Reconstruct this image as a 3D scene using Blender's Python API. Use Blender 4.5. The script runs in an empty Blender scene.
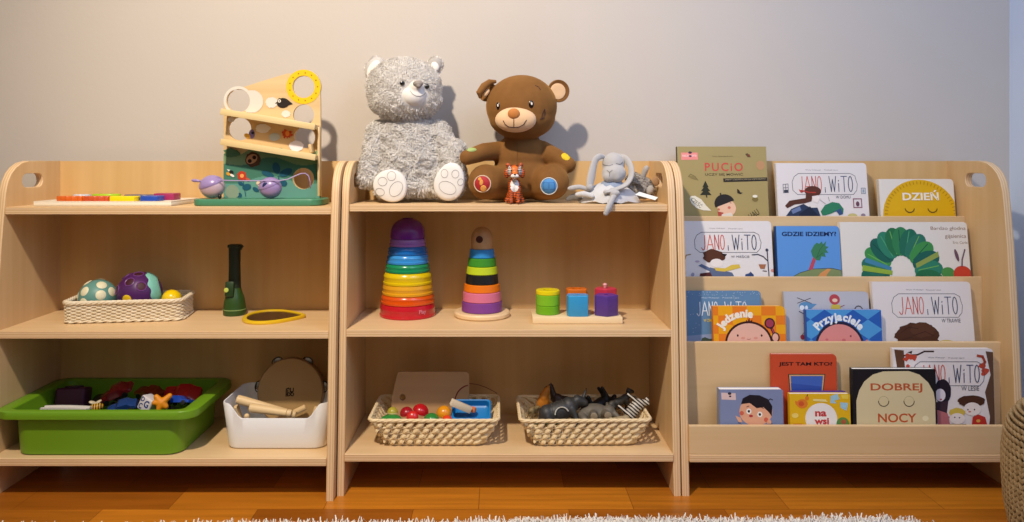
import bpy, bmesh, math, random
from mathutils import Vector, Matrix, Euler
from mathutils.bvhtree import BVHTree
PI = math.pi
R = math.radians
scn = bpy.context.scene
COL = scn.collection
# ------------------------------------------------------------ camera model (metres; level camera with a shifted lens)
F, CX, CY, CZ = 760.0, 498.0, 161.0, 0.807
def P(px, py, Y):
    return Vector(((px - CX) * Y / F, Y, CZ - (py - CY) * Y / F))
cam_d = bpy.data.cameras.new('camera'); cam = bpy.data.objects.new('camera', cam_d); COL.objects.link(cam)
cam.location = (0, 0, CZ); cam.rotation_euler = (R(90), 0, 0)
cam_d.sensor_width = 36; cam_d.lens = F / 1024 * 36
cam_d.shift_x = (512 - CX) / 1024; cam_d.shift_y = -(261 - CY) / 1024
cam_d.clip_start = .02
scn.camera = cam
scn.view_settings.view_transform = 'Standard'; scn.view_settings.look = 'None'
scn.view_settings.gamma = 1; scn.view_settings.use_curve_mapping = False
scn.view_settings.exposure = 0.0

# ------------------------------------------------------------ materials
def lin(h):
    h = h.lstrip('#'); c = [int(h[i:i+2], 16) / 255 for i in (0, 2, 4)]
    return tuple(x / 12.92 if x <= .04045 else ((x + .055) / 1.055) ** 2.4 for x in c) + (1,)
MATS = {}
def mat(name, hexcol=None, rough=.6, spec=.4, sheen=0, metal=0, coat=0, trans=0, emit=None, alt=None, nscale=(30, 30, 30), bump=0, bscale=200, sss=0):
    if name in MATS: return MATS[name]
    m = bpy.data.materials.new(name); m.use_nodes = True
    nt = m.node_tree; b = nt.nodes['Principled BSDF']
    b.inputs['Base Color'].default_value = lin(hexcol)
    b.inputs['Roughness'].default_value = rough
    b.inputs['Specular IOR Level'].default_value = spec
    b.inputs['Metallic'].default_value = metal
    b.inputs['Sheen Weight'].default_value = sheen
    b.inputs['Sheen Roughness'].default_value = .5
    b.inputs['Coat Weight'].default_value = coat
    b.inputs['Transmission Weight'].default_value = trans
    if sss: b.inputs['Subsurface Weight'].default_value = sss; b.inputs['Subsurface Radius'].default_value = (.01, .01, .01)
    if alt or bump:
        tc = nt.nodes.new('ShaderNodeTexCoord')
    if alt:
        mp = nt.nodes.new('ShaderNodeMapping'); mp.inputs['Scale'].default_value = nscale
        nz = nt.nodes.new('ShaderNodeTexNoise'); nz.inputs['Scale'].default_value = 1; nz.inputs['Detail'].default_value = 4
        cr = nt.nodes.new('ShaderNodeValToRGB')
        cr.color_ramp.elements[0].position = .3; cr.color_ramp.elements[1].position = .7
        cr.color_ramp.elements[0].color = lin(hexcol); cr.color_ramp.elements[1].color = lin(alt)
        nt.links.new(tc.outputs['Object'], mp.inputs['Vector']); nt.links.new(mp.outputs[0], nz.inputs['Vector'])
        nt.links.new(nz.outputs['Fac'], cr.inputs[0]); nt.links.new(cr.outputs[0], b.inputs['Base Color'])
    if bump:
        n2 = nt.nodes.new('ShaderNodeTexNoise'); n2.inputs['Scale'].default_value = bscale; n2.inputs['Detail'].default_value = 3
        bp = nt.nodes.new('ShaderNodeBump'); bp.inputs['Strength'].default_value = bump; bp.inputs['Distance'].default_value = .002
        nt.links.new(tc.outputs['Object'], n2.inputs['Vector']); nt.links.new(n2.outputs['Fac'], bp.inputs['Height']); nt.links.new(bp.outputs[0], b.inputs['Normal'])
    MATS[name] = m
    return m
def flat(h, rough=.55):
    return mat('paint_' + h.lstrip('#') + ('' if rough == .55 else '_r%d' % (rough * 100)), h, rough=rough, spec=.25)
def stripes(name, h1, h2, scale, axis='Z', dist=2.0, thr=.5, rough=.5):
    if name in MATS: return MATS[name]
    m = mat(name, h1, rough=rough); nt = m.node_tree; b = nt.nodes['Principled BSDF']
    tc = nt.nodes.new('ShaderNodeTexCoord'); w = nt.nodes.new('ShaderNodeTexWave'); w.bands_direction = axis
    w.inputs['Scale'].default_value = scale; w.inputs['Distortion'].default_value = dist; w.inputs['Detail Scale'].default_value = 2
    cr = nt.nodes.new('ShaderNodeValToRGB'); cr.color_ramp.elements[0].position = thr - .06; cr.color_ramp.elements[1].position = thr + .06
    cr.color_ramp.elements[0].color = lin(h1); cr.color_ramp.elements[1].color = lin(h2)
    nt.links.new(tc.outputs['Object'], w.inputs['Vector']); nt.links.new(w.outputs['Fac'], cr.inputs[0]); nt.links.new(cr.outputs[0], b.inputs['Base Color'])
    return m
def wood(name, h1, h2, grain='Z', rough=.45, knots=True):
    """long fine grain along one axis, plus slow cathedral variation"""
    if name in MATS: return MATS[name]
    m = bpy.data.materials.new(name); m.use_nodes = True; nt = m.node_tree; b = nt.nodes['Principled BSDF']
    b.inputs['Roughness'].default_value = rough; b.inputs['Specular IOR Level'].default_value = .35
    tc = nt.nodes.new('ShaderNodeTexCoord')
    s = {'X': (1.2, 40, 40), 'Y': (40, 1.2, 40), 'Z': (40, 40, 1.2)}[grain]
    s2 = {'X': (1.5, 9, 9), 'Y': (9, 1.5, 9), 'Z': (9, 9, 1.5)}[grain]
    out = []
    for sc, det in ((s, 5), (s2, 2)):
        mp = nt.nodes.new('ShaderNodeMapping'); mp.inputs['Scale'].default_value = sc
        nz = nt.nodes.new('ShaderNodeTexNoise'); nz.inputs['Scale'].default_value = 1; nz.inputs['Detail'].default_value = det
        nt.links.new(tc.outputs['Object'], mp.inputs['Vector']); nt.links.new(mp.outputs[0], nz.inputs['Vector']); out.append(nz)
    ad = nt.nodes.new('ShaderNodeMath'); ad.operation = 'MULTIPLY_ADD'; ad.inputs[1].default_value = .5
    nt.links.new(out[0].outputs['Fac'], ad.inputs[0])
    mu = nt.nodes.new('ShaderNodeMath'); mu.operation = 'MULTIPLY'; mu.inputs[1].default_value = .5
    nt.links.new(out[1].outputs['Fac'], mu.inputs[0]); nt.links.new(mu.outputs[0], ad.inputs[2])
    cr = nt.nodes.new('ShaderNodeValToRGB'); cr.color_ramp.elements[0].position = .32; cr.color_ramp.elements[1].position = .68
    cr.color_ramp.elements[0].color = lin(h1); cr.color_ramp.elements[1].color = lin(h2)
    nt.links.new(ad.outputs[0], cr.inputs[0]); nt.links.new(cr.outputs[0], b.inputs['Base Color'])
    MATS[name] = m
    return m
def ply_edge(name, axis, per):
    """layers of the plywood seen on its cut edge"""
    if name in MATS: return MATS[name]
    m = bpy.data.materials.new(name); m.use_nodes = True; nt = m.node_tree; b = nt.nodes['Principled BSDF']
    b.inputs['Roughness'].default_value = .55; b.inputs['Specular IOR Level'].default_value = .3
    tc = nt.nodes.new('ShaderNodeTexCoord'); sp = nt.nodes.new('ShaderNodeSeparateXYZ')
    nt.links.new(tc.outputs['Object'], sp.inputs[0])
    mu = nt.nodes.new('ShaderNodeMath'); mu.operation = 'MULTIPLY'; mu.inputs[1].default_value = 2 * PI / per
    nt.links.new(sp.outputs[axis], mu.inputs[0])
    si = nt.nodes.new('ShaderNodeMath'); si.operation = 'SINE'; nt.links.new(mu.outputs[0], si.inputs[0])
    nz = nt.nodes.new('ShaderNodeTexNoise'); nz.inputs['Scale'].default_value = 25; nt.links.new(tc.outputs['Object'], nz.inputs['Vector'])
    ad = nt.nodes.new('ShaderNodeMath'); ad.operation = 'ADD'
    nt.links.new(si.outputs[0], ad.inputs[0]); nt.links.new(nz.outputs['Fac'], ad.inputs[1])
    cr = nt.nodes.new('ShaderNodeValToRGB'); cr.color_ramp.elements[0].position = .15; cr.color_ramp.elements[1].position = .95
    cr.color_ramp.elements[0].color = lin('#cfa97c'); cr.color_ramp.elements[1].color = lin('#dfbf96')
    nt.links.new(ad.outputs[0], cr.inputs[0]); nt.links.new(cr.outputs[0], b.inputs['Base Color'])
    MATS[name] = m
    return m

# ------------------------------------------------------------ mesh builder
class MB:
    def __init__(self): self.V = []; self.Fc = []; self.MI = []
    def add(self, vs, fs, mi=0, M=None):
        n = len(self.V)
        self.V += [(M @ Vector(v)) if M else Vector(v) for v in vs]
        self.Fc += [tuple(i + n for i in f) for f in fs]
        self.MI += (list(mi) if isinstance(mi, (list, tuple)) else [mi] * len(fs))
        return self
    def bm(self, bm, mi=0, M=None):
        bm.verts.index_update()
        self.add([v.co.copy() for v in bm.verts], [tuple(v.index for v in f.verts) for f in bm.faces], mi, M); bm.free(); return self
    def mesh(self, me, mi=0, M=None):
        return self.add([v.co.copy() for v in me.vertices], [tuple(p.vertices) for p in me.polygons], mi, M)
    def box(self, c, s, mi=0, rot=None, bev=0, seg=2, M=None):
        b = bmesh.new(); bmesh.ops.create_cube(b, size=1)
        for v in b.verts: v.co = Vector((v.co.x * s[0], v.co.y * s[1], v.co.z * s[2]))
        if bev: bmesh.ops.bevel(b, geom=b.edges[:], offset=bev, segments=seg, profile=.5, affect='EDGES')
        T = Matrix.Translation(c) @ (Euler(rot).to_matrix().to_4x4() if rot else Matrix())
        return self.bm(b, mi, (M @ T) if M else T)
    def lathe(self, prof, c=(0, 0, 0), seg=32, mi=0, M=None, rot=None):
        vs = []; fs = []
        rings = []
        for (r, z) in prof:
            if r < 1e-6: rings.append([len(vs)]); vs.append((0, 0, z))
            else:
                rings.append(list(range(len(vs), len(vs) + seg)))
                vs += [(r * math.cos(2 * PI * k / seg), r * math.sin(2 * PI * k / seg), z) for k in range(seg)]
        for a, b in zip(rings, rings[1:]):
            for k in range(seg):
                k2 = (k + 1) % seg
                if len(a) == 1 and len(b) == 1: continue
                if len(a) == 1: fs.append((a[0], b[k2], b[k]))
                elif len(b) == 1: fs.append((a[k], a[k2], b[0]))
                else: fs.append((a[k], a[k2], b[k2], b[k]))
        T = Matrix.Translation(c) @ (Euler(rot).to_matrix().to_4x4() if rot else Matrix())
        return self.add(vs, fs, mi, (M @ T) if M else T)
    def cyl(self, c, r, h, mi=0, seg=32, bev=0, rot=None, r2=None, M=None):
        r2 = r if r2 is None else r2
        if bev: pr = [(0, 0), (r - bev, 0), (r - bev * .3, bev * .3), (r, bev), (r2, h - bev), (r2 - bev * .3, h - bev * .3), (r2 - bev, h), (0, h)]
        else: pr = [(0, 0), (r, 0), (r2, h), (0, h)]
        return self.lathe(pr, c, seg, mi, M, rot)
    def ell(self, c, rad, rot=None, seg=24, rings=14, mi=0, M=None):
        pr = [(math.sin(PI * k / rings), -math.cos(PI * k / rings)) for k in range(rings + 1)]
        pr[0] = (0, -1); pr[-1] = (0, 1)
        S = Matrix.Diagonal((rad[0], rad[1], rad[2], 1))
        T = Matrix.Translation(c) @ (Euler(rot).to_matrix().to_4x4() if rot else Matrix()) @ S
        return self.lathe(pr, (0, 0, 0), seg, mi, (M @ T) if M else T)
    def tube(self, pts, r, seg=8, mi=0, closed=False, M=None, flat=1.0):
        pts = [Vector(p) for p in pts]; n = len(pts)
        rs = r if isinstance(r, (list, tuple)) else [r] * n
        vs = []; fs = []; up = None
        for i, p in enumerate(pts):
            a = pts[i - 1] if (i > 0 or closed) else p; b = pts[(i + 1) % n] if (i < n - 1 or closed) else p
            t = (b - a)
            t = t.normalized() if t.length > 1e-9 else Vector((0, 0, 1))
            if up is None:
                up = Vector((0, 0, 1)) if abs(t.z) < .9 else Vector((0, 1, 0))
            u = (up - t * up.dot(t)); u = u.normalized() if u.length > 1e-6 else t.orthogonal().normalized()
            up = u; w = t.cross(u)
            for k in range(seg):
                a_ = 2 * PI * k / seg
                vs.append(p + (u * math.cos(a_) + w * math.sin(a_) * flat) * rs[i])
        m = n if closed else n - 1
        for i in range(m):
            j = (i + 1) % n
            for k in range(seg):
                k2 = (k + 1) % seg
                fs.append((i * seg + k, i * seg + k2, j * seg + k2, j * seg + k))
        if not closed:
            fs.append(tuple(range(seg))[::-1]); fs.append(tuple((n - 1) * seg + k for k in range(seg)))
        return self.add(vs, fs, mi, M)
    def prism(self, poly, y0, y1, mi=0, M=None, medge=None):
        """polygon given in (x, z), pulled along y"""
        n = len(poly)
        ar = sum(poly[i][0] * poly[(i + 1) % n][1] - poly[(i + 1) % n][0] * poly[i][1] for i in range(n))
        if ar < 0: poly = poly[::-1]
        vs = [(x, y0, z) for x, z in poly] + [(x, y1, z) for x, z in poly]
        fs = [tuple(range(n)), tuple(range(n, 2 * n))[::-1]] + [(i, i + n, (i + 1) % n + n, (i + 1) % n) for i in range(n)]
        return self.add(vs, fs, [mi, mi] + [mi if medge is None else medge] * n, M)
    def loft(self, loops, mi=0, cap0=True, cap1=True, M=None):
        n = len(loops[0]); vs = [v for l in loops for v in l]; fs = []
        for i in range(len(loops) - 1):
            for k in range(n):
                k2 = (k + 1) % n
                fs.append((i * n + k, i * n + k2, (i + 1) * n + k2, (i + 1) * n + k))
        if cap0: fs.append(tuple(range(n))[::-1])
        if cap1: fs.append(tuple((len(loops) - 1) * n + k for k in range(n)))
        return self.add(vs, fs, mi, M)
    def move(self, d):
        d = Vector(d); self.V = [v + d for v in self.V]; return self
    def xf(self, M):
        self.V = [M @ v for v in self.V]; return self
    def build(self, name, mats, parent=None, smooth=True, angle=35, normals=None):
        me = bpy.data.meshes.new(name)
        me.from_pydata([tuple(v) for v in self.V], [], self.Fc)
        for m in (mats if isinstance(mats, (list, tuple)) else [mats]): me.materials.append(m)
        me.polygons.foreach_set('material_index', self.MI)
        me.validate(); me.update()
        if smooth:
            me.shade_smooth()
            if normals is None: me.set_sharp_from_angle(angle=R(angle))
            elif len(normals) == len(me.vertices): me.normals_split_custom_set_from_vertices([tuple(n_) for n_ in normals])
        o = bpy.data.objects.new(name, me); COL.objects.link(o)
        if parent: o.parent = parent
        return o

def tag(o, label=None, cat=None, group=None, kind=None):
    if label: o['label'] = label
    if cat: o['category'] = cat
    if group: o['group'] = group
    if kind: o['kind'] = kind
    return o
def thing(name, label, cat, loc=(0, 0, 0), group=None, rot=(0, 0, 0)):
    o = bpy.data.objects.new(name, None); COL.objects.link(o); o.empty_display_size = .03
    o.location = loc; o.rotation_euler = rot
    return tag(o, label, cat, group)
def wpart(root, name, mb, mats, **k):
    """part whose geometry was given in room coordinates; root has no rotation"""
    par = root
    off = Vector(root.location)
    if root.parent: off = Vector(root.parent.location) + off
    return mb.move(-off).build(name, mats, root, **k)
def blob_mesh(prims, voxel=.004, smooth=6):
    """one continuous skin over ellipsoids ('e', c, radii, rot) and tapered limbs ('c', p0, r0, p1, r1)"""
    mb = MB()
    for p in prims:
        if p[0] == 'e': mb.ell(p[1], p[2], p[3] if len(p) > 3 else None, 24, 16)
        else:
            a, r0, b, r1 = Vector(p[1]), p[2], Vector(p[3]), p[4]
            n = 7
            for k in range(n + 1):
                t = k / n; mb.ell(a.lerp(b, t), [r0 + (r1 - r0) * t] * 3, None, 16, 10)
            mb.tube([a, b], [r0 * .98, r1 * .98], 16)
    me = bpy.data.meshes.new('tmp'); me.from_pydata([tuple(v) for v in mb.V], [], mb.Fc)
    o = bpy.data.objects.new('tmp', me); COL.objects.link(o)
    r = o.modifiers.new('r', 'REMESH'); r.mode = 'VOXEL'; r.voxel_size = voxel
    if smooth:
        s = o.modifiers.new('s', 'SMOOTH'); s.factor = .5; s.iterations = smooth
    dg = bpy.context.evaluated_depsgraph_get(); dg.update()
    out = bpy.data.meshes.new_from_object(o.evaluated_get(dg))
    bpy.data.objects.remove(o); bpy.data.meshes.remove(me)
    return out
def bvh_of(me):
    return BVHTree.FromPolygons([v.co for v in me.vertices], [tuple(p.vertices) for p in me.polygons])
def hit(bvh, px, py):
    d = P(px, py, 1.0) - Vector((0, 0, CZ)); d.normalize()
    loc, nor, idx, dist = bvh.ray_cast(Vector((0, 0, CZ)), d)
    return (loc, nor) if loc else (None, None)
def trace(bvh, pts, lift=.0006):
    out = []
    for a, b in zip(pts, pts[1:]):
        n = max(2, int(math.hypot(a[0] - b[0], a[1] - b[1]) / .8) + 1)
        for k in range(n):
            t = k / n; l, no = hit(bvh, a[0] + (b[0] - a[0]) * t, a[1] + (b[1] - a[1]) * t)
            if l: out.append(l + no * lift)
    l, no = hit(bvh, *pts[-1])
    if l: out.append(l + no * lift)
    return out
def patch(bvh, cx, cy, rx, ry, lift=.001, rot=0, n=20, rings=3):
    """a thin appliqué that follows the surface under it, outline in degrees of view"""
    vs = []; fs = []
    l, no = hit(bvh, cx, cy)
    vs.append(l + no * lift * 1.6)
    for j in range(1, rings + 1):
        for k in range(n):
            a = 2 * PI * k / n; u = rx * math.cos(a) * j / rings; v = ry * math.sin(a) * j / rings
            l2, n2 = hit(bvh, cx + u * math.cos(rot) - v * math.sin(rot), cy + u * math.sin(rot) + v * math.cos(rot))
            if l2 is None: l2, n2 = l, no
            vs.append(l2 + n2 * (lift * (1.6 if j < rings else .4)))
    for k in range(n):
        fs.append((0, 1 + (k + 1) % n, 1 + k))
        for j in range(rings - 1):
            a = 1 + j * n; b = a + n
            fs.append((a + k, a + (k + 1) % n, b + (k + 1) % n, b + k))
    return MB().add(vs, fs)
def circ(cx, cy, rx, ry=None, n=24, a0=0, a1=360):
    ry = rx if ry is None else ry
    full = (a1 - a0) == 360
    return [(cx + rx * math.cos(R(a0 + (a1 - a0) * k / (n if full else n - 1))), cy - ry * math.sin(R(a0 + (a1 - a0) * k / (n if full else n - 1)))) for k in range(n)]
def rrect(a, b, r, z, n=6, c=(0, 0)):
    pts = []
    for sx, sy, a0 in ((1, 1, 0), (-1, 1, 90), (-1, -1, 180), (1, -1, 270)):
        for k in range(n + 1):
            t = R(a0 + 90 * k / n)
            pts.append(Vector((c[0] + sx * (a - r) + r * math.cos(t), c[1] + sy * (b - r) + r * math.sin(t), z)))
    return pts
def fur(me, n, length, width, seed=1, keep=None, droop=.5, jitter=.7, swirl=20):
    """short curved tufts standing on the surface"""
    rnd = random.Random(seed); mb = MB(); mb.N = []; polys = me.polygons; V = me.vertices
    import itertools, bisect
    acc = list(itertools.accumulate(p.area for p in polys)); tot = acc[-1]
    for _ in range(n):
        p = polys[min(len(polys) - 1, bisect.bisect(acc, rnd.random() * tot))]
        vs = [V[i].co for i in p.vertices]
        w = [rnd.random() for _ in vs]; s = sum(w)
        c = Vector((0, 0, 0))
        for q, v in zip(w, vs): c += v * (q / s)
        if keep and not keep(c, p.normal): continue
        no = p.normal
        # clumped flow
        ph = math.sin(c.x * swirl * 3.1 + c.z * swirl * 1.7) * 2 + math.sin(c.z * swirl * 4.3 - c.y * swirl * 2.2) * 2
        t = no.orthogonal().normalized(); t2 = no.cross(t)
        fl = (t * math.cos(ph) + t2 * math.sin(ph)) * jitter + Vector((rnd.uniform(-1, 1), rnd.uniform(-1, 1), rnd.uniform(-1, 1))) * .35 + Vector((0, 0, -droop))
        L = length * rnd.uniform(.6, 1.2)
        side = no.cross(fl); side = (side.normalized() if side.length > 1e-6 else t) * width * rnd.uniform(.7, 1.3) * .5
        p1 = c + no * L * .45 + fl * L * .25; p2 = c + no * L * .55 + fl * L * .75
        b = c - no * .001
        mb.add([b - side, b + side, p1 + side * .85, p1 - side * .85, p2], [(0, 1, 2, 3), (3, 2, 4)])
        nn_ = (no + fl * .35).normalized(); mb.N += [no, no, nn_, nn_, nn_]
    return mb

# ============================================================ THE ROOM
def struct(name, mb, m, **k): return tag(mb.build(name, m, **k), kind='structure')
def wall_mat(name, a, b):
    return mat(name, a, rough=.85, spec=.15, alt=b, nscale=(1.5, 1.5, 1.5), bump=.15, bscale=90)
struct('wall_back', MB().box((-.63, 2.19, 1.2), (4.14, .1, 2.4)), wall_mat('warm_grey_paint', '#c5bcb2', '#c1b8ae'), smooth=False)
struct('wall_right', MB().box((1.49, .62, 1.2), (.1, 3.04, 2.4)), wall_mat('pale_blue_paint', '#dbe8fc', '#d6e4fa'), smooth=False)
# parquet
fm = bpy.data.materials.new('parquet'); fm.use_nodes = True; nt = fm.node_tree; bs = nt.nodes['Principled BSDF']
tc = nt.nodes.new('ShaderNodeTexCoord'); mp = nt.nodes.new('ShaderNodeMapping'); mp.inputs['Location'].default_value = (.045, .009, 0)
br = nt.nodes.new('ShaderNodeTexBrick'); br.inputs['Scale'].default_value = 1; br.inputs['Brick Width'].default_value = .36; br.inputs['Row Height'].default_value = .118
br.inputs['Mortar Size'].default_value = .0006; br.inputs['Color1'].default_value = lin('#b8701c'); br.inputs['Color2'].default_value = lin('#8a4a10')
br.inputs['Mortar'].default_value = lin('#5a2c0c'); br.offset = .42; br.inputs['Bias'].default_value = -.1
m2 = nt.nodes.new('ShaderNodeMapping'); m2.inputs['Scale'].default_value = (3, 60, 3)
nz = nt.nodes.new('ShaderNodeTexNoise'); nz.inputs['Scale'].default_value = 1; nz.inputs['Detail'].default_value = 5
mx = nt.nodes.new('ShaderNodeMixRGB'); mx.blend_type = 'OVERLAY'; mx.inputs[0].default_value = .5
for a, b in ((tc.outputs['Object'], mp.inputs[0]), (mp.outputs[0], br.inputs['Vector']), (tc.outputs['Object'], m2.inputs[0]), (m2.outputs[0], nz.inputs['Vector']),
             (br.outputs['Color'], mx.inputs[1]), (nz.outputs['Fac'], mx.inputs[2]), (mx.outputs[0], bs.inputs['Base Color'])): nt.links.new(a, b)
bs.inputs['Roughness'].default_value = .3; bs.inputs['Specular IOR Level'].default_value = .4
struct('floor', MB().box((-.63, .62, -.05), (4.14, 3.04, .1)), fm, smooth=False)

# ============================================================ SHELF UNITS
W_V = wood('birch_upright', '#caa574', '#d9b788', 'Z')
W_H = wood('birch_plank', '#cfac7c', '#dcbc8f', 'X')
W_B = wood('birch_back', '#caa167', '#d9b47c', 'Z')
E_X = ply_edge('ply_edge_upright', 0, .0062)
E_Z = ply_edge('ply_edge_plank', 2, .0062)
TH = .018
PROFILE = [(2.131, 0), (1.83, 0), (1.8375, .1), (1.846, .2), (1.853, .32), (1.862, .45), (1.875, .6), (1.885, .68), (1.892, .73), (1.901, .757), (1.914, .776), (1.932, .791), (1.955, .802), (1.985, .8075), (2.131, .8075)]
def side_panel(x, yoff, parent, yrot=0):
    cu = bpy.data.curves.new('c', 'CURVE'); cu.dimensions = '2D'; cu.fill_mode = 'BOTH'
    slot = [(2.0 + .026 * sx + .018 * math.cos(R(a)), .757 + .018 * math.sin(R(a))) for sx, a0 in ((1, -90), (-1, 90)) for a in range(a0, a0 + 181, 20)]
    for pts in (PROFILE, slot):
        s = cu.splines.new('POLY'); s.points.add(len(pts) - 1); s.use_cyclic_u = True
        for q, (a, b) in zip(s.points, pts): q.co = (a, b, 0, 1)
    cu.extrude = TH / 2 - .0012; cu.bevel_depth = .0012; cu.bevel_resolution = 1; cu.offset = -.0012
    o = bpy.data.objects.new('c', cu); COL.objects.link(o)
    dg = bpy.context.evaluated_depsgraph_get(); me = bpy.data.meshes.new_from_object(o.evaluated_get(dg)); bpy.data.objects.remove(o)
    mb = MB()
    mi = [0 if abs(p.normal.z) > .8 else 1 for p in me.polygons]
    M = Matrix(((0, 0, 1, x + TH / 2), (1, 0, 0, yoff), (0, 1, 0, 0), (0, 0, 0, 1)))
    mb.add([v.co.copy() for v in me.vertices], [tuple(p.vertices) for p in me.polygons], mi, M)
    return wpart(parent, 'side_panel', mb, [W_V, E_X], angle=50)
def plank(mb, x0, x1, y0, y1, z0, z1):
    # front/back faces take the layered edge
    b = MB().box(((x0 + x1) / 2, (y0 + y1) / 2, (z0 + z1) / 2), (x1 - x0, y1 - y0, z1 - z0), bev=.001, seg=1)
    for f in b.Fc:
        p = [b.V[i] for i in f]; n = (p[1] - p[0]).cross(p[2] - p[1]).normalized()
        mb.MI.append(1 if abs(n.y) > .6 else 0)
    k = len(mb.V); mb.V += b.V; mb.Fc += [tuple(i + k for i in f) for f in b.Fc]
    return mb
def unit_root(name, label, cat, x0, x1, yo, group):
    return thing(name, label, cat, ((x0 + x1) / 2, 1.98 + yo, 0), group)
def shelf_unit(label, x0, x1, yo, tops, group):
    r = unit_root('toy_shelf', label, 'shelf', x0, x1, yo, group)
    side_panel(x0, yo, r); side_panel(x1 - TH, yo, r)
    a, b = x0 + TH, x1 - TH
    wpart(r, 'back_panel', MB().box(((a + b) / 2, 2.127 + yo, .446), (b - a, .006, .722)), W_B, smooth=False)
    for z, yf in tops:
        wpart(r, 'shelf_board', plank(MB(), a, b, yf + yo, 2.1238 + yo, z - TH, z), [W_H, E_Z])
    return r
YO1 = -.027
shelf_unit('birch plywood toy shelf at the left end, holding a green bin on its lowest board', -1.2255, -.3905, YO1, ((.100, 1.832), (.397, 1.857), (.694, 1.888)), 'low birch plywood toy shelves')
shelf_unit('birch plywood toy shelf in the middle, with two teddy bears sitting on top', -.3885, .4410, 0, ((.100, 1.832), (.395, 1.857), (.699, 1.893)), 'low birch plywood toy shelves')
# the book display
bx0, bx1 = .4435, 1.2740
br_ = unit_root('bookcase', 'birch plywood front-facing bookcase with four stepped tiers of picture books', 'bookcase', bx0, bx1, 0, None)
side_panel(bx0, 0, br_); side_panel(bx1 - TH, 0, br_)
ba, bb = bx0 + TH, bx1 - TH
wpart(br_, 'back_panel', MB().box(((ba + bb) / 2, 2.127, .446), (bb - ba, .006, .722)), W_B, smooth=False)
FR = [2.044, 1.972, 1.898, 1.832]; LT = [.658, .506, .3545, .168]; LD = [.583, .436, .290, .100]
for k in range(4):
    z0 = (LD[k + 1] if k < 3 else .1)
    wpart(br_, 'tier_front', MB().box(((ba + bb) / 2, FR[k] + .006, (z0 + .0005 + LT[k]) / 2), (bb - ba, .012, LT[k] - z0 - .0005), bev=.0008, seg=1), W_H)
    back = 2.1238 if k == 0 else FR[k - 1] - .0005
    if k < 3: wpart(br_, 'ledge', plank(MB(), ba, bb, FR[k] + .0125, back, LD[k] - .012, LD[k]), [W_H, E_Z])
wpart(br_, 'base_board', plank(MB(), ba, bb, 1.828, 2.1238, .082, .0995), [W_H, E_Z])

# ============================================================ LETTERING
_tc = {}
def text_mesh(s, bold=0.0, shear=0.0, space=1.0):
    k = (s, bold, shear, space)
    if k in _tc: return _tc[k]
    cu = bpy.data.curves.new('t', 'FONT'); cu.body = s; cu.size = 1; cu.offset = bold; cu.shear = shear; cu.space_character = space; cu.resolution_u = 3
    o = bpy.data.objects.new('t', cu); COL.objects.link(o)
    dg = bpy.context.evaluated_depsgraph_get(); dg.update(); me = bpy.data.meshes.new_from_object(o.evaluated_get(dg)); bpy.data.objects.remove(o)
    V = [(v.co.x, v.co.y) for v in me.vertices]; Fs = [tuple(p.vertices) for p in me.polygons]
    _tc[k] = (V, Fs); return _tc[k]
def clip(poly, x0, x1, z0, z1):
    for ax, lim, sg in ((0, x0, 1), (0, x1, -1), (1, z0, 1), (1, z1, -1)):
        out = []
        for i in range(len(poly)):
            a, b = poly[i - 1], poly[i]; ia = (a[ax] - lim) * sg >= 0; ib = (b[ax] - lim) * sg >= 0
            if ia != ib:
                t = (lim - a[ax]) / (b[ax] - a[ax]); out.append((a[0] + (b[0] - a[0]) * t, a[1] + (b[1] - a[1]) * t))
            if ib: out.append(b)
        poly = out
        if len(poly) < 3: return []
    return poly
GLY = {'J': [[(.75, 1), (.75, .25), (.6, .03), (.35, 0), (.1, .15)]], 'A': [[(0, 0), (.5, 1), (1, 0)], [(.2, .33), (.82, .33)]],
       'N': [[(0, 0), (0, 1), (1, 0), (1, 1)]], 'O': [[(.5 + .5 * math.cos(R(a)), .5 + .5 * math.sin(R(a))) for a in range(0, 361, 30)]],
       'W': [[(0, 1), (.27, 0), (.5, .8), (.73, 0), (1, 1)]], 'i': [[(.5, 0), (.5, .62)], [(.45, .8), (.55, .86)]], 'T': [[(-.05, 1), (1.05, 1)], [(.5, 1), (.5, 0)]],
       'M': [[(0, 0), (.1, 1), (.5, .3), (.9, 1), (1, 0)]], 'w': [[(0, 1), (.27, 0), (.5, .8), (.73, 0), (1, 1)]]}
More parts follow.
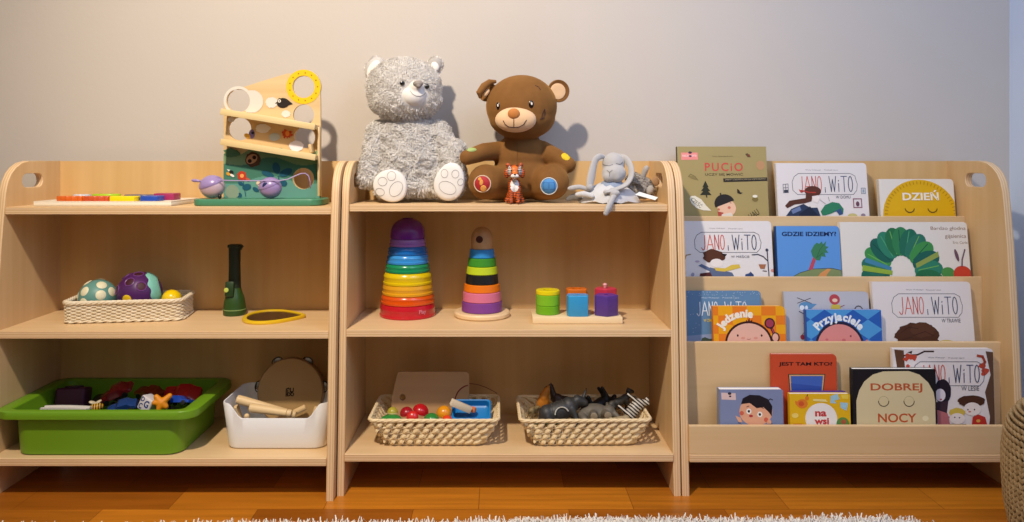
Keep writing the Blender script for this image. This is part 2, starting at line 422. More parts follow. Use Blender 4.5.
class Art:
    """flat printed shapes on a plane x/z that faces -y; input coordinates are read through a map to local metres"""
    def __init__(s, f, lim, y=-.0002, step=.00003):
        s.f = f; s.lim = lim; s.y = y; s.step = step; s.items = {'illustration': MB(), 'lettering': MB()}; s.m = {'illustration': [], 'lettering': []}; s.k = 0; s.cr = (0, 0, 1)
    def crop(s, x0, y0, k): s.cr = (x0, y0, k); return s
    def _p(s, p): return s.f(s.cr[0] + p[0] / s.cr[2], s.cr[1] + p[1] / s.cr[2])
    def _mi(s, L, h, rough=.45):
        m = flat(h, rough) if isinstance(h, str) else h
        if m not in s.m[L]: s.m[L].append(m)
        return s.m[L].index(m)
    def poly(s, pts, h, L='illustration', bump=True):
        q = [s._p(p) for p in pts]; q = clip(q, *s.lim)
        if len(q) < 3: return s
        ar = sum(q[i - 1][0] * q[i][1] - q[i][0] * q[i - 1][1] for i in range(len(q)))
        if ar < 0: q = q[::-1]
        y = s.y - s.step * s.k
        if bump: s.k += 1
        s.items[L].add([(x, y, z) for x, z in q], [tuple(range(len(q)))], s._mi(L, h)); return s
    def ell(s, cx, cy, rx, ry, h, n=22, rot=0, L='illustration'):
        c, w = math.cos(R(rot)), math.sin(R(rot))
        return s.poly([(cx + rx * math.cos(2 * PI * k / n) * c - ry * math.sin(2 * PI * k / n) * w, cy + rx * math.cos(2 * PI * k / n) * w + ry * math.sin(2 * PI * k / n) * c) for k in range(n)], h, L)
    def fuzzy(s, cx, cy, rx, ry, h, n=26, amp=.12, seed=3):
        r = random.Random(seed)
        return s.poly([(cx + rx * (1 + r.uniform(-amp, amp)) * math.cos(2 * PI * k / n), cy + ry * (1 + r.uniform(-amp, amp)) * math.sin(2 * PI * k / n)) for k in range(n)], h)
    def line(s, pts, w, h, L='illustration', closed=False):
        if closed: pts = pts + [pts[0]]
        for a, b in zip(pts, pts[1:]):
            d = math.hypot(b[0] - a[0], b[1] - a[1]) or 1e-6
            ux, uy = (b[0] - a[0]) / d * w * .4, (b[1] - a[1]) / d * w * .4
            nx, ny = -(b[1] - a[1]) / d * w / 2, (b[0] - a[0]) / d * w / 2
            s.poly([(a[0] - ux + nx, a[1] - uy + ny), (b[0] + ux + nx, b[1] + uy + ny), (b[0] + ux - nx, b[1] + uy - ny), (a[0] - ux - nx, a[1] - uy - ny)], h, L, bump=False)
        s.k += 1; return s
    def text(s, st, x0, y0, x1, y1, h, bold=.0, rot=0, shear=0, space=1.0):
        """fit the string into the box (rot in degrees, clockwise positive, about the box centre)"""
        V, Fs = text_mesh(st, bold, shear, space)
        ax = min(v[0] for v in V); bx = max(v[0] for v in V); ay = min(v[1] for v in V); by = max(v[1] for v in V)
        cx, cy = (x0 + x1) / 2, (y0 + y1) / 2; c, w = math.cos(R(rot)), math.sin(R(rot)); out = []
        y = s.y - s.step * s.k; s.k += 1
        for v in V:
            u = (v[0] - ax) / (bx - ax) * (x1 - x0) - (x1 - x0) / 2; t = -((v[1] - ay) / (by - ay) * (y1 - y0) - (y1 - y0) / 2)
            q = s._p((cx + u * c - t * w, cy + u * w + t * c)); out.append((q[0], y, q[1]))
        s.items['lettering'].add(out, Fs, s._mi('lettering', h)); return s
    def arc_text(s, st, cx, cy, r, a0, a1, size, h, bold=.04, ry=None):
        """letters along an arch; angles in degrees, 90 is the top"""
        ry = ry or r
        n = len(st); wd = {'j': .45, 'i': .45, 'l': .45, 'r': .7, 'J': .8, 't': .6}
        ws = [wd.get(ch, 1) for ch in st]; tot = sum(ws); acc = 0
        for ch, w_ in zip(st, ws):
            a = a0 + (a1 - a0) * (acc + w_ / 2) / tot; acc += w_
            x = cx + r * math.cos(R(a)); y = cy - ry * math.sin(R(a))
            V, Fs = text_mesh(ch, bold)
            bx = (min(v[0] for v in V) + max(v[0] for v in V)) / 2
            rot = 90 - a; c, w = math.cos(R(rot)), math.sin(R(rot)); out = []
            yy = s.y - s.step * s.k
            for v in V:
                u = (v[0] - bx) * size; t = -(v[1] - .3) * size
                q = s._p((x + u * c - t * w, y + u * w + t * c)); out.append((q[0], yy, q[1]))
            s.items['lettering'].add(out, Fs, s._mi('lettering', h))
        s.k += 1; return s
    def hand(s, st, boxes, w, cols):
        """thin hand-drawn capitals, one box (x0, y0, x1, y1) each"""
        for ch, (x0, y0, x1, y1), c in zip(st, boxes, cols):
            for ln in GLY[ch]: s.line([(x0 + u * (x1 - x0), y1 - v * (y1 - y0)) for u, v in ln], w, c, 'lettering')
        return s
    def done(s, root):
        for L in ('illustration', 'lettering'):
            if s.items[L].V: s.items[L].build(L, s.m[L], root, smooth=False)

# ============================================================ BOOKS
def book(label, row, x0, x1, ytop, cover, t=.014, lean=11, yf=0.0, spine=None, rad=.010, pages='#e8e4dc', rz=0, group='picture books on the bookcase tiers', hmax=None, xb=None):
    """stands on its tier and leans back; ytop is where its upper front edge shows"""
    lean *= .6
    base_y = FR[row] + .0135 + yf; zb = LD[row] + .0005 + t * math.sin(R(lean))
    h = .2
    for _ in range(20):
        Yt = base_y + h * math.sin(R(lean)); zt = CZ - (ytop - CY) * Yt / F
        avail = (2.1238 if row == 0 else FR[row - 1] - .0005) - base_y - .001
        lean = min(lean, math.degrees(math.asin(max(.01, (avail - t) / h))))
        h = (zt - zb) / math.cos(R(lean))
    S = Yt / F; w = (x1 - x0) * S; xc = (x0 + x1) / 2
    r = thing('picture_book', label, 'book', ((xc - CX) * S, base_y, zb), group, (-R(lean), R(rz), 0))
    # outline: square at the spine, rounded at the fore edge
    def outline(i, bottom=0):
        p = [(-w / 2, bottom + i), (w / 2 - rad, bottom + i)] if False else [(-w / 2 + (0 if i == 0 else i), i)]
        ri = max(rad - i, .001)
        for a0, cx, cz in ((270, w / 2 - i - ri, i + ri), (0, w / 2 - i - ri, h - i - ri)):
            for k in range(6): p.append((cx + ri * math.cos(R(a0 + 18 * k)), cz + ri * math.sin(R(a0 + 18 * k))))
        p.append((-w / 2 + (0 if i == 0 else i), h - i)); return p
    ct = .0016; cm = flat(cover, .35) if isinstance(cover, str) else cover; sm = flat(spine, .35) if spine else cm
    o = outline(0)
    MB().prism(o, 0, ct).build('front_cover', cm, r, smooth=False)
    MB().prism(o, t - ct, t).build('back_cover', cm, r, smooth=False)
    MB().prism(outline(.0008), ct, t - ct).build('page_block', mat('paper_edges', pages, rough=.8, spec=.1), r, smooth=False)
    MB().box((-w / 2 - .0006, t / 2, h / 2), (.0012, t, h), bev=.0004, seg=1).build('spine', sm, r)
    cz = math.cos(R(lean))
    sz = S / cz
    def f(px, py):
        Yp = Yt - (py - ytop) * S * math.tan(R(lean)) if py > ytop else Yt
        x = (px - xc) * S
        # undo the slight widening towards the viewer
        z = h - (py - ytop) * S / cz * (1 - .0)
        return (x, z)
    a = Art(f, (-w / 2 + .0004, w / 2 - .0004, .001, h - .0004))
    a.root = r; a.w = w; a.h = h
    return a
RED4 = ['#c04a3c', '#cf5a48', '#b8403a', '#d2604e']; NAV4 = ['#3c4560', '#39405a', '#4a5170', '#3a4160']
def jano(a, k=1.0, X=None, J=None, col1=RED4, col2=NAV4, wline=4, box='#4a4a55', sub=None, au=True):
    """the hand-drawn title frame of the series, boxes in the current crop coordinates"""
    (x0, y0, x1, y1) = X
    w, h = x1 - x0, y1 - y0
    def u(t): return x0 + w * t
    if box:
        ch = .06
        a.line([(u(.03), y0 + h * .15), (u(.10), y0), (u(.9), y0), (u(.97), y0 + h * .12), (u(.985), y0 + h * .35), (u(1), y0 + h * .5), (u(.985), y0 + h * .8), (u(.93), y1), (u(.07), y1), (u(0.0), y0 + h * .8), (u(-.005), y0 + h * .4)], wline * .6, box, closed=True)
    zt, zb = y0 + h * .14, y1 - h * .14
    bs_ = [(u(.09), zt + 2, u(.17), zb + h * .02), (u(.18), zt, u(.28), zb), (u(.30), zt, u(.36), zb), (u(.385), zt, u(.445), zb)]
    a.hand('JANO', bs_, wline, col1)
    a.hand('i', [(u(.48), zb - h * .22, u(.52), zb + h * .03)], wline, [col2[0]])
    bs_ = [(u(.565), zt, u(.67), zb), (u(.69), zt + h * .1, u(.73), zb), (u(.755), zt, u(.835), zb), (u(.86), zt, u(.925), zb)]
    a.hand('WiTO', bs_, wline, col2)
# ---- tier 1
a = book('khaki picture book with pink corner label and child in black cap, top tier', 0, 677, 766, 146.5, '#a3925f', t=.012, lean=11.5, spine='#3a2c1c', rad=.002)
a.crop(675, 140, 6.52)
a.poly([(38, 82), (145, 82), (148, 128), (38, 130)], '#e88d86').text('nasza seria', 45, 92, 138, 108, '#f6dcd6').ell(97, 82, 12, 8, '#4b2f45').ell(97, 105, 10, 6, '#4b2f45')
a.text('Marta Galewska-Kustra', 240, 102, 375, 110, '#6a5c3a')
a.text('PUCiO', 190, 148, 437, 203, '#c84a43', bold=.015, space=1.25).text('UCZY SIĘ MÓWIĆ', 190, 212, 437, 236, '#3c3220', bold=.01)
a.poly([(306, 250), (592, 243), (592, 266), (308, 274)], '#2b2620').text('ZABAWY LOGOPEDYCZNE DLA NAJMŁODSZYCH', 318, 251, 580, 262, '#b8a982', rot=-1.3)
a.ell(552, 165, 28, 30, '#b88c62')
a.poly([(455, 92), (470, 86), (492, 112), (470, 112)], '#5c4a2c').ell(478, 100, 8, 8, '#7c3a2c')
a.ell(110, 245, 32, 9, '#8a7b4c', rot=20).line([(80, 240), (95, 222), (125, 238), (142, 262)], 4, '#75683e')
for q, ww in ((275, 20), (300, 30), (325, 38)): a.poly([(190 - ww, q + 32), (190, q - 10), (190 + ww, q + 32)], '#2e3020')
a.line([(192, 350), (196, 370)], 8, '#2e3020')
a.poly([(395, 345), (393, 318), (404, 322), (415, 340), (430, 342), (415, 352)], '#332a1c')
a.ell(508, 385, 20, 14, '#7a6a3a').ell(508, 365, 16, 9, '#e8e0cc')
a.poly([(84, 380), (92, 364), (120, 362), (160, 385), (190, 425), (222, 458), (170, 455), (125, 440), (95, 410)], '#ded8c4').text('CZEŚĆ', 90, 388, 172, 420, '#3c3220', rot=42)
a.ell(322, 442, 60, 56, '#e0b79a').poly(circ(310, 412, 66, 60, 16, 20, 205), '#2a2522').ell(285, 350, 5, 7, '#2a2522')
a.ell(338, 438, 10, 9, '#c8705e').line([(345, 405), (352, 410)], 3, '#4a2c22').ell(270, 450, 8, 8, '#b86a52').poly([(262, 462), (300, 470), (292, 500), (268, 500)], '#a84a3c')
a.poly([(290, 480), (350, 470), (370, 510), (280, 510)], '#d8cfc0').text('HAU', 462, 460, 530, 500, '#2b2620', rot=-33)
a.done(a.root)
def jano_book(label, row, x0, x1, ytop, cr, X, sub, subbox, cover='#e7e0dc', **k):
    a = book(label, row, x0, x1, ytop, cover, **k); a.crop(*cr); return a
a = book('white picture book with red and blue hand-drawn title, girl with flowing brown hair, top tier', 0, 776, 866, 163, '#ddd6d2', lean=13)
a.crop(770, 155, 8.03)
a.text('Wiola Wołoszyn', 280, 116, 405, 127, '#7a7478').text('Przemek Liput', 432, 116, 540, 127, '#7a7478')
jano(a, X=(172, 148, 690, 316), wline=6)
a.text('W DOMU', 512, 324, 628, 348, '#4a4a58')
a.line([(95, 235), (135, 232), (135, 300), (95, 302)], 4, '#6a6c78', closed=True).line([(95, 262), (135, 262)], 4, '#6a6c78').line([(115, 235), (115, 300)], 4, '#6a6c78').poly([(100, 280), (132, 278), (132, 300), (100, 300)], '#3c3e4a')
a.line([(718, 265), (750, 265), (750, 308), (718, 308)], 4, '#7a8c98', closed=True).poly([(727, 275), (742, 275), (742, 300), (727, 300)], '#8fa2ae')
a.line([(650, 350), (714, 350), (714, 418), (650, 418)], 7, '#8c5568', closed=True).ell(682, 390, 14, 20, '#6a4458')
a.ell(330, 290, 66, 42, '#5a2f22').poly([(275, 290), (330, 300), (315, 370), (260, 385), (180, 395), (120, 424), (103, 405), (140, 365), (220, 352), (270, 345)], '#553022')
a.line([(232, 285), (262, 288), (300, 300), (350, 300)], 9, '#b03a30').poly([(238, 278), (258, 292), (235, 305)], '#b03a30')
a.poly([(320, 330), (370, 322), (385, 345), (360, 385), (330, 370)], '#e8dcd6').ell(275, 402, 18, 18, '#e0d8d2').ell(328, 412, 18, 16, '#e0d8d2')
a.poly([(95, 500), (150, 430), (250, 390), (300, 420), (360, 420), (385, 500)], '#2c3852').poly([(150, 440), (220, 410), (230, 440), (160, 470)], '#6878a0').poly([(210, 470), (300, 410), (380, 500), (215, 500)], '#20263a')
a.poly([(383, 450), (420, 400), (480, 375), (535, 385), (567, 430), (560, 470), (510, 445), (470, 465), (420, 480), (395, 480)], '#2f7a58').poly([(480, 455), (545, 425), (560, 470), (530, 480), (510, 450)], '#33507a')
a.line([(385, 360), (425, 390)], 3, '#7a7478').line([(450, 335), (458, 368)], 3, '#7a7478').ell(635, 485, 38, 20, '#c3b87a').ell(720, 480, 18, 14, '#8a7a88')
a.done(a.root)
a = book('small white picture book with a round yellow sleeping sun, right end of top tier', 0, 879, 953, 179, '#e0d8cc', lean=12, t=.016)
a.crop(830, 130, 3.263)
a.ell(288, 278, 122, 116, '#d9a90f', n=40)
for k in range(30):
    t = PI * (k + .5) / 30
    a.line([(288 + 108 * math.cos(t), 278 - 102 * math.sin(t)), (288 + 116 * math.cos(t), 278 - 110 * math.sin(t))], 3, '#b88a10')
a.text('DZIEŃ', 232, 196, 350, 229, '#efe6d0', bold=.03)
for cx in (253, 327): a.line(circ(cx, 254, 15, 14, 9, 190, 350), 3, '#6a5020')
a.done(a.root)
# ---- tier 2
a = book('white picture book with child in brown hat and yellow scarf, left end of second tier', 1, 682, 771, 221, '#ddd8d6', lean=13)
a.crop(675, 215, 6.02)
a.text('Wiola Wołoszyn', 205, 76, 298, 85, '#7a7478').text('Przemek Liput', 320, 78, 405, 87, '#7a7478')
jano(a, X=(115, 103, 512, 222), wline=5)
a.text('W MIEŚCIE', 328, 236, 438, 254, '#4a4a58')
a.fuzzy(225, 245, 66, 40, '#54301f', seed=5).poly([(270, 228), (305, 232), (290, 250)], '#241c1c')
a.ell(240, 285, 38, 26, '#e4dcd8').poly([(130, 300), (150, 290), (215, 320), (210, 340)], '#5a6a8a').poly([(200, 310), (330, 340), (350, 375), (190, 380)], '#5c6884')
a.poly([(225, 312), (290, 315), (330, 295), (375, 292), (382, 312), (330, 325), (285, 335), (235, 330)], '#d3b64a').poly([(140, 345), (200, 338), (220, 380), (130, 380)], '#542a26')
a.poly([(410, 350), (430, 345), (440, 335), (458, 352), (462, 380), (400, 380)], '#2f4470')
a.line([(545, 205), (550, 375)], 6, '#3c3c4c').ell(544, 208, 9, 9, '#3c3c4c').line([(455, 236), (490, 234), (520, 246), (546, 272)], 6, '#3c3c4c').poly([(490, 292), (535, 292), (525, 318), (500, 318)], '#a06a4a')
a.line([(515, 330), (535, 332)], 5, '#5a4a4a').ell(575, 328, 14, 9, '#d08a80').line([(52, 262), (60, 238), (85, 234)], 6, '#a08a5c').ell(95, 352, 10, 12, '#9a96a8', rot=30).ell(125, 275, 14, 6, '#b8a8b8')
a.done(a.root)
a = book('light blue picture book with a palm tree on an island hill, second tier', 1, 776, 839, 226, '#5c92d2', spine='#2c4c86', lean=12, t=.018)
a.crop(675, 215, 6.02)
a.text('GDZIE IDZIEMY?', 640, 100, 968, 127, '#16234a', bold=.03)
a.poly([(683, 372), (740, 342), (820, 320), (930, 316), (1010, 332), (1010, 400), (683, 400)], '#7c8a5c').poly([(825, 390), (860, 345), (905, 318), (925, 322), (900, 350), (885, 400)], '#cf8f56')
a.line([(683, 372), (740, 342), (820, 320), (930, 316), (1004, 332)], 3, '#3a3a2c')
a.poly([(790, 325), (805, 290), (822, 250), (842, 252), (828, 290), (815, 325)], '#b5485a')
a.poly([(810, 215), (830, 180), (848, 165), (862, 172), (878, 158), (885, 175), (905, 155), (898, 185), (918, 190), (900, 205), (915, 225), (892, 225), (897, 250), (872, 245), (862, 270), (838, 268), (818, 245)], '#3c7a54')
a.line([(842, 255), (865, 205), (890, 175)], 3, '#2a5a3c').line([(842, 255), (880, 225)], 3, '#2a5a3c')
a.done(a.root)
a = book('wide white picture book with a thick arch of green leaves, right of second tier', 1, 840, 966.5, 222, '#dcd6cc', lean=13, t=.014)
a.crop(835, 215, 7.31)
a.text('Bardzo głodna', 695, 84, 950, 116, '#8a6a54').text('gąsienica', 795, 140, 950, 174, '#8a6a54').text('Eric Carle', 850, 190, 955, 208, '#9a8270')
cols = ['#2f7a4c', '#1f6650', '#2a6e5a', '#3c8a48', '#1c5c50', '#2c7a60', '#256a44']
for i, t in enumerate([198, 182, 166, 150, 134, 118, 102, 88, 72, 56, 40, 24, 8, -8]):
    cx, cy = 465 + 195 * math.cos(R(t)), 425 - 235 * math.sin(R(t))
    a.ell(cx, cy, 104, 66, cols[i % 7], rot=-t)
    a.line([(465 + 120 * math.cos(R(t + 3)), 425 - 150 * math.sin(R(t + 3))), (465 + 270 * math.cos(R(t + 3)), 425 - 315 * math.sin(R(t + 3)))], 6, ['#6aa84e', '#164a40', '#4c9a6a'][i % 3])
a.poly([(565, 350), (735, 262), (738, 300), (572, 382)], '#8a9a4c').poly([(205, 305), (390, 375), (385, 400), (195, 340)], '#3f7f9c').poly([(180, 360), (395, 400), (390, 430), (175, 400)], '#8aa83c')
a.ell(795, 415, 48, 40, '#4a8a44').ell(900, 425, 66, 60, '#c2402c')
a.line([(900, 370), (905, 320), (930, 250)], 9, '#6a4c5c').ell(868, 290, 12, 45, '#6a4c5c', rot=-14)
a.done(a.root)
# ---- tier 3
a = book('greyish blue picture book with white snow dots, half hidden at left of third tier', 2, 685, 760.5, 290.7, '#5f82a4', lean=14, t=.012, yf=.018)
a.crop(680, 285, 8.7)
a.text('Wiola Wołoszyn', 180, 104, 338, 118, '#c8d2dc').text('Przemek Liput', 368, 104, 512, 118, '#c8d2dc')
jano(a, X=(90, 122, 610, 280), wline=7, box=None, col1=['#dfe4e8'] * 4, col2=['#dfe4e8'] * 4)
a.text('W ZIMIE', 195, 288, 280, 312, '#d9c04a', bold=.02).poly([(45, 430), (290, 410), (290, 500), (45, 500)], '#8a98b4').poly([(160, 490), (175, 450), (200, 440), (240, 455), (290, 450), (290, 500)], '#3c4a3c')
rr = random.Random(4)
for k in range(70): a.ell(rr.uniform(50, 690), rr.choice([rr.uniform(55, 95), rr.uniform(60, 400)]), 3, 3, '#b9c8d6', n=6)
a.done(a.root)
a = book('board book with orange and yellow checks and a baby holding a spoon, third tier', 2, 713, 785, 306, '#e8a21c', lean=9, t=.014, spine='#d8741c', rad=.012)
a.crop(680, 285, 8.7)
for i in range(6):
    for j in range(4):
        if (i + j) % 2 == 0:
            x0, y0 = 205 + i * 125, 185 + j * 78 - 0
            a.poly([(x0, y0), (x0 + 125, y0), (x0 + 125, y0 + 78), (x0, y0 + 78)], '#e07a20', bump=False)
a.k += 1
for i in (1, 3, 5): pass
a.ell(590, 500, 206, 188, '#3a1c1a', n=40).poly([(565, 330), (572, 300), (585, 316), (598, 282), (604, 312), (625, 300), (620, 335)], '#3a1c1a').ell(590, 508, 190, 178, '#dfae9c', n=40)
a.ell(495, 434, 8, 10, '#3a1c2a').ell(702, 434, 8, 10, '#3a1c2a').line([(575, 464), (592, 468), (605, 462)], 4, '#8a3c3c').ell(540, 455, 18, 10, '#d69484').ell(650, 455, 18, 10, '#d69484')
a.ell(775, 330, 46, 46, '#3a1c2a').ell(775, 330, 34, 34, '#9c3c50').line([(790, 375), (820, 440)], 24, '#3a1c2a').line([(795, 380), (812, 420)], 10, '#b04a5c').ell(822, 450, 36, 44, '#3a1c2a').ell(820, 450, 26, 34, '#dfae9c')
a.arc_text('Jedzenie', 560, 480, 250, 153, 73, 92, '#efe6d4', bold=.05, ry=232)
a.done(a.root)
a = book('pale grey picture book with blue helicopter and red-helmeted child, third tier', 2, 784, 868, 291.6, '#b4b4bc', lean=14, t=.012, yf=.018)
a.crop(780, 285, 8.3)
a.line([(140, 105), (255, 150)], 6, '#4a4650').line([(140, 148), (250, 108)], 6, '#4a4650').ell(205, 175, 55, 38, '#5a8ab4').poly([(240, 150), (300, 155), (255, 190)], '#5a8ab4').ell(175, 185, 20, 20, '#d8e0e8').ell(212, 185, 12, 18, '#d8e0e8')
a.line([(150, 215), (200, 240)], 8, '#4a4a68').ell(448, 118, 44, 42, '#b0444c').ell(450, 125, 22, 15, '#e4c4ac').poly([(420, 160), (490, 160), (500, 205), (410, 205)], '#c4b04a').line([(490, 180), (525, 165)], 6, '#8a4a5c')
a.line(circ(642, 205, 32, 34, 9, 0, 180), 8, '#4a4650').line([(188, 300), (192, 335)], 4, '#b0444c').ell(188, 310, 10, 8, '#b0444c').ell(165, 420, 18, 20, '#8c3040').ell(200, 420, 12, 14, '#a84a54').line([(165, 400), (180, 385)], 4, '#4a4650')
a.done(a.root)
a = book('board book with blue diamonds and a pink baby face, in front on third tier', 2, 806, 881, 309.7, '#2a5cae', lean=8, t=.015, spine='#2a4c96', rad=.003)
a.crop(780, 285, 8.3)
for i in range(4):
    for j in range(3):
        cx, cy = 250 + i * 238 - 0, 205 + j * 160
        a.poly([(cx - 118, cy), (cx, cy - 80), (cx + 118, cy), (cx, cy + 80)], '#4c94d0', bump=False)
a.k += 1
a.ell(485, 505, 202, 205, '#26243c', n=40).ell(485, 515, 186, 192, '#d68a86', n=40)
a.ell(578, 420, 8, 9, '#8c3c4c').ell(520, 452, 16, 12, '#c26a6c').ell(380, 448, 12, 9, '#c26a6c').line([(470, 484), (490, 486)], 5, '#8c3c4c').ell(712, 470, 16, 22, '#d68a86')
a.arc_text('Przyjaciele', 485, 500, 240, 143, 37, 88, '#e2e8ec', bold=.05, ry=235)
a.done(a.root)
a = book('large white picture book with a mop of curly brown hair, right of third tier', 2, 872, 970, 281.7, '#dcd4d0', lean=13, yf=.0165)
a.crop(865, 275, 7.46)
a.text('Wiola Wołoszyn', 300, 103, 430, 116, '#7a7478').text('Przemek Liput', 450, 105, 562, 118, '#7a7478')
jano(a, X=(190, 138, 712, 308), wline=6)
a.text('W TRAWIE', 548, 318, 688, 346, '#4a4a58')
a.fuzzy(360, 440, 165, 92, '#4c2c1c', n=44, amp=.07, seed=9).fuzzy(400, 400, 90, 52, '#553322', seed=2).ell(570, 500, 68, 30, '#c4ae62').line([(240, 420), (300, 380), (370, 390)], 5, '#3c2216').line([(330, 440), (420, 410), (480, 440)], 5, '#3c2216').line([(250, 470), (320, 450)], 5, '#3c2216')
a.done(a.root)
# ---- tier 4
a = book('thick lavender-blue board book with a black-haired boy, left end of bottom tier', 3, 720, 783, 389.5, '#7c86a8', lean=4, t=.024, rad=.004, yf=.001)
a.crop(715, 350, 6.53)
a.poly([(40, 278), (134, 282), (136, 326), (42, 322)], '#d8bcb8').ell(95, 284, 12, 9, '#3a3444').ell(98, 302, 8, 6, '#3a3444')
a.ell(265, 400, 108, 92, '#e0a584', n=34).poly([(168, 352), (180, 315), (225, 292), (290, 295), (345, 320), (372, 365), (368, 430), (345, 400), (315, 372), (270, 378), (225, 345)], '#1e1820').line([(345, 330), (360, 318), (375, 325)], 5, '#1e1820')
for cx, cy in ((219, 398), (290, 418)): a.ell(cx, cy, 17, 18, '#efe8e0').ell(cx, cy, 8, 9, '#2a2024')
a.ell(232, 428, 13, 8, '#b03038').ell(172, 410, 14, 14, '#d0624c').ell(330, 452, 14, 15, '#d0624c').line([(205, 370), (220, 364)], 4, '#2a2024').line([(300, 372), (315, 380)], 4, '#2a2024')
a.poly([(130, 425), (165, 440), (175, 470), (150, 465)], '#e0a584').ell(350, 470, 14, 20, '#e0a584').line([(150, 470), (190, 495)], 5, '#5c5474').line([(320, 485), (370, 478)], 5, '#5c5474')
a.done(a.root)
a = book('orange red picture book with a blue window on its cover, bottom tier', 3, 771.5, 836.5, 354, '#c24a2c', lean=4, t=.010, yf=.027, rad=.012)
a.crop(715, 350, 6.53)
a.text('JEST TAM KTO?', 415, 78, 765, 108, '#2c1414', bold=.03)
a.poly([(475, 155), (718, 155), (700, 300), (485, 300)], '#2c2a30').poly([(482, 160), (712, 160), (695, 300), (490, 300)], '#c9a06a').poly([(492, 168), (702, 168), (688, 300), (498, 300)], '#3f5fae').poly([(492, 215), (694, 235), (690, 300), (498, 300)], '#3450a0')
a.done(a.root)
a = book('thin purple book with only its top edge showing above the yellow board book', 3, 790.5, 845.5, 391, '#5a3c88', lean=5, t=.005, yf=.0158, rad=.003, pages='#c05a68')
a.done(a.root)
a = book('small yellow board book with a white circle and an orange hen, bottom tier', 3, 790, 850, 393.8, '#dcae1e', lean=5, t=.014, rad=.003, yf=.001)
a.crop(715, 350, 6.53)
a.ell(568, 350, 36, 30, '#d87a2c').poly([(520, 330), (548, 338), (545, 370), (525, 355)], '#d87a2c').ell(562, 350, 18, 16, '#c8542c').ell(600, 315, 14, 14, '#d87a2c').line([(600, 300), (604, 292)], 5, '#3a2a1c')
a.poly([(755, 300), (800, 285), (812, 320), (775, 330), (795, 348), (752, 345)], '#9cc4d4').poly([(815, 340), (868, 345), (855, 395), (818, 375)], '#9cc4d4').poly([(820, 290), (870, 290), (868, 320), (830, 318)], '#e4c84a')
a.ell(690, 445, 104, 100, '#e8e2dc', n=36).text('na', 650, 397, 725, 432, '#c03a3c', bold=.04).text('wsi', 645, 440, 740, 482, '#c03a3c', bold=.04)
a.ell(830, 478, 42, 42, '#5a8a44').ell(835, 465, 18, 15, '#a85c3c').ell(520, 425, 22, 16, '#e8cc6a').line([(512, 482), (560, 482)], 8, '#c8542c')
a.poly([(640, 318), (720, 322), (735, 338), (640, 332)], '#e6d48c')
a.done(a.root)
a = book('cream and black board book with closed sleeping eyes, bottom tier', 3, 853, 935.5, 369, '#1e1c20', lean=4, t=.018, rad=.003, yf=.001)
a.crop(845, 340, 5.8)
a.poly([(62, 640), (62, 350), (80, 290), (110, 240), (160, 200), (220, 182), (370, 180), (430, 200), (480, 245), (510, 300), (518, 350), (518, 640)], '#d4c49a')
a.text('DOBREJ', 146, 250, 446, 304, '#b8542c', bold=.02).text('NOCY', 185, 422, 408, 474, '#b8542c', bold=.02)
for cx in (220, 367):
    a.line(circ(cx, 352, 30, 30, 12, 180, 360), 5, '#4a4438')
    a.line(circ(cx, 352, 28, 28, 8, 10, 170), 2, '#a0946c')
a.ell(460, 450, 18, 15, '#e6dab4')
a.done(a.root)
a = book('white picture book with brown tree trunks and red leaves, right end of bottom tier', 3, 893, 993, 348.5, '#ddd4d0', lean=4, t=.012, yf=.0198)
a.crop(845, 340, 5.8)
a.poly([(285, 55), (340, 60), (345, 165), (300, 165)], '#5c3c2a').poly([(815, 65), (860, 70), (868, 560), (815, 560), (830, 440), (805, 300), (840, 200)], '#5a4030').line([(345, 90), (420, 85), (460, 66), (512, 66)], 9, '#3a2620').poly([(360, 72), (390, 62), (385, 80)], '#3a2620')
for cx, cy, sc in ((365, 95, 22), (395, 100, 22), (362, 148, 12), (790, 150, 22), (810, 175, 20), (800, 195, 16), (350, 110, 14)):
    a.fuzzy(cx, cy, sc, sc * .8, '#b84430', n=10, amp=.35, seed=cx)
a.text('Wiola Wołoszyn', 480, 97, 578, 107, '#7a7478').text('Przemek Liput', 598, 99, 690, 109, '#7a7478')
jano(a, X=(392, 125, 805, 262), wline=5)
a.text('W LESIE', 668, 265, 770, 290, '#4a4a58')
a.fuzzy(560, 295, 48, 72, '#241c28', amp=.05).ell(545, 315, 30, 36, '#d9cfd4').poly([(520, 355), (590, 350), (580, 420), (520, 480)], '#3c2a34').poly([(525, 400), (585, 420), (600, 500), (525, 500)], '#b46a6c').ell(548, 340, 6, 5, '#a8484c')
a.line([(768, 90), (795, 95), (808, 125), (795, 150)], 14, '#a8402c')
a.fuzzy(725, 350, 78, 34, '#4a2c1e', amp=.08, seed=3).ell(728, 395, 50, 38, '#e6d8d0').ell(702, 398, 4, 5, '#3a2a2a').ell(740, 398, 4, 5, '#3a2a2a').ell(712, 410, 8, 5, '#c87a6c')
a.fuzzy(640, 415, 48, 26, '#cdb04a', amp=.1, seed=8).ell(640, 450, 44, 32, '#e6d8d0').ell(625, 442, 4, 4, '#3a2a2a').ell(652, 444, 4, 4, '#3a2a2a').poly([(595, 480), (690, 480), (690, 560), (595, 560)], '#3c3440')
a.poly([(720, 500), (728, 440), (760, 425), (800, 440), (815, 500), (810, 560), (715, 560)], '#b83428').ell(760, 462, 12, 9, '#d8a04c').line([(570, 470), (590, 440)], 10, '#b46a6c')
a.done(a.root)
# ============================================================ TOYS, LEFT SHELF
Z1 = .6942            # top board of the left shelf (its upper face)
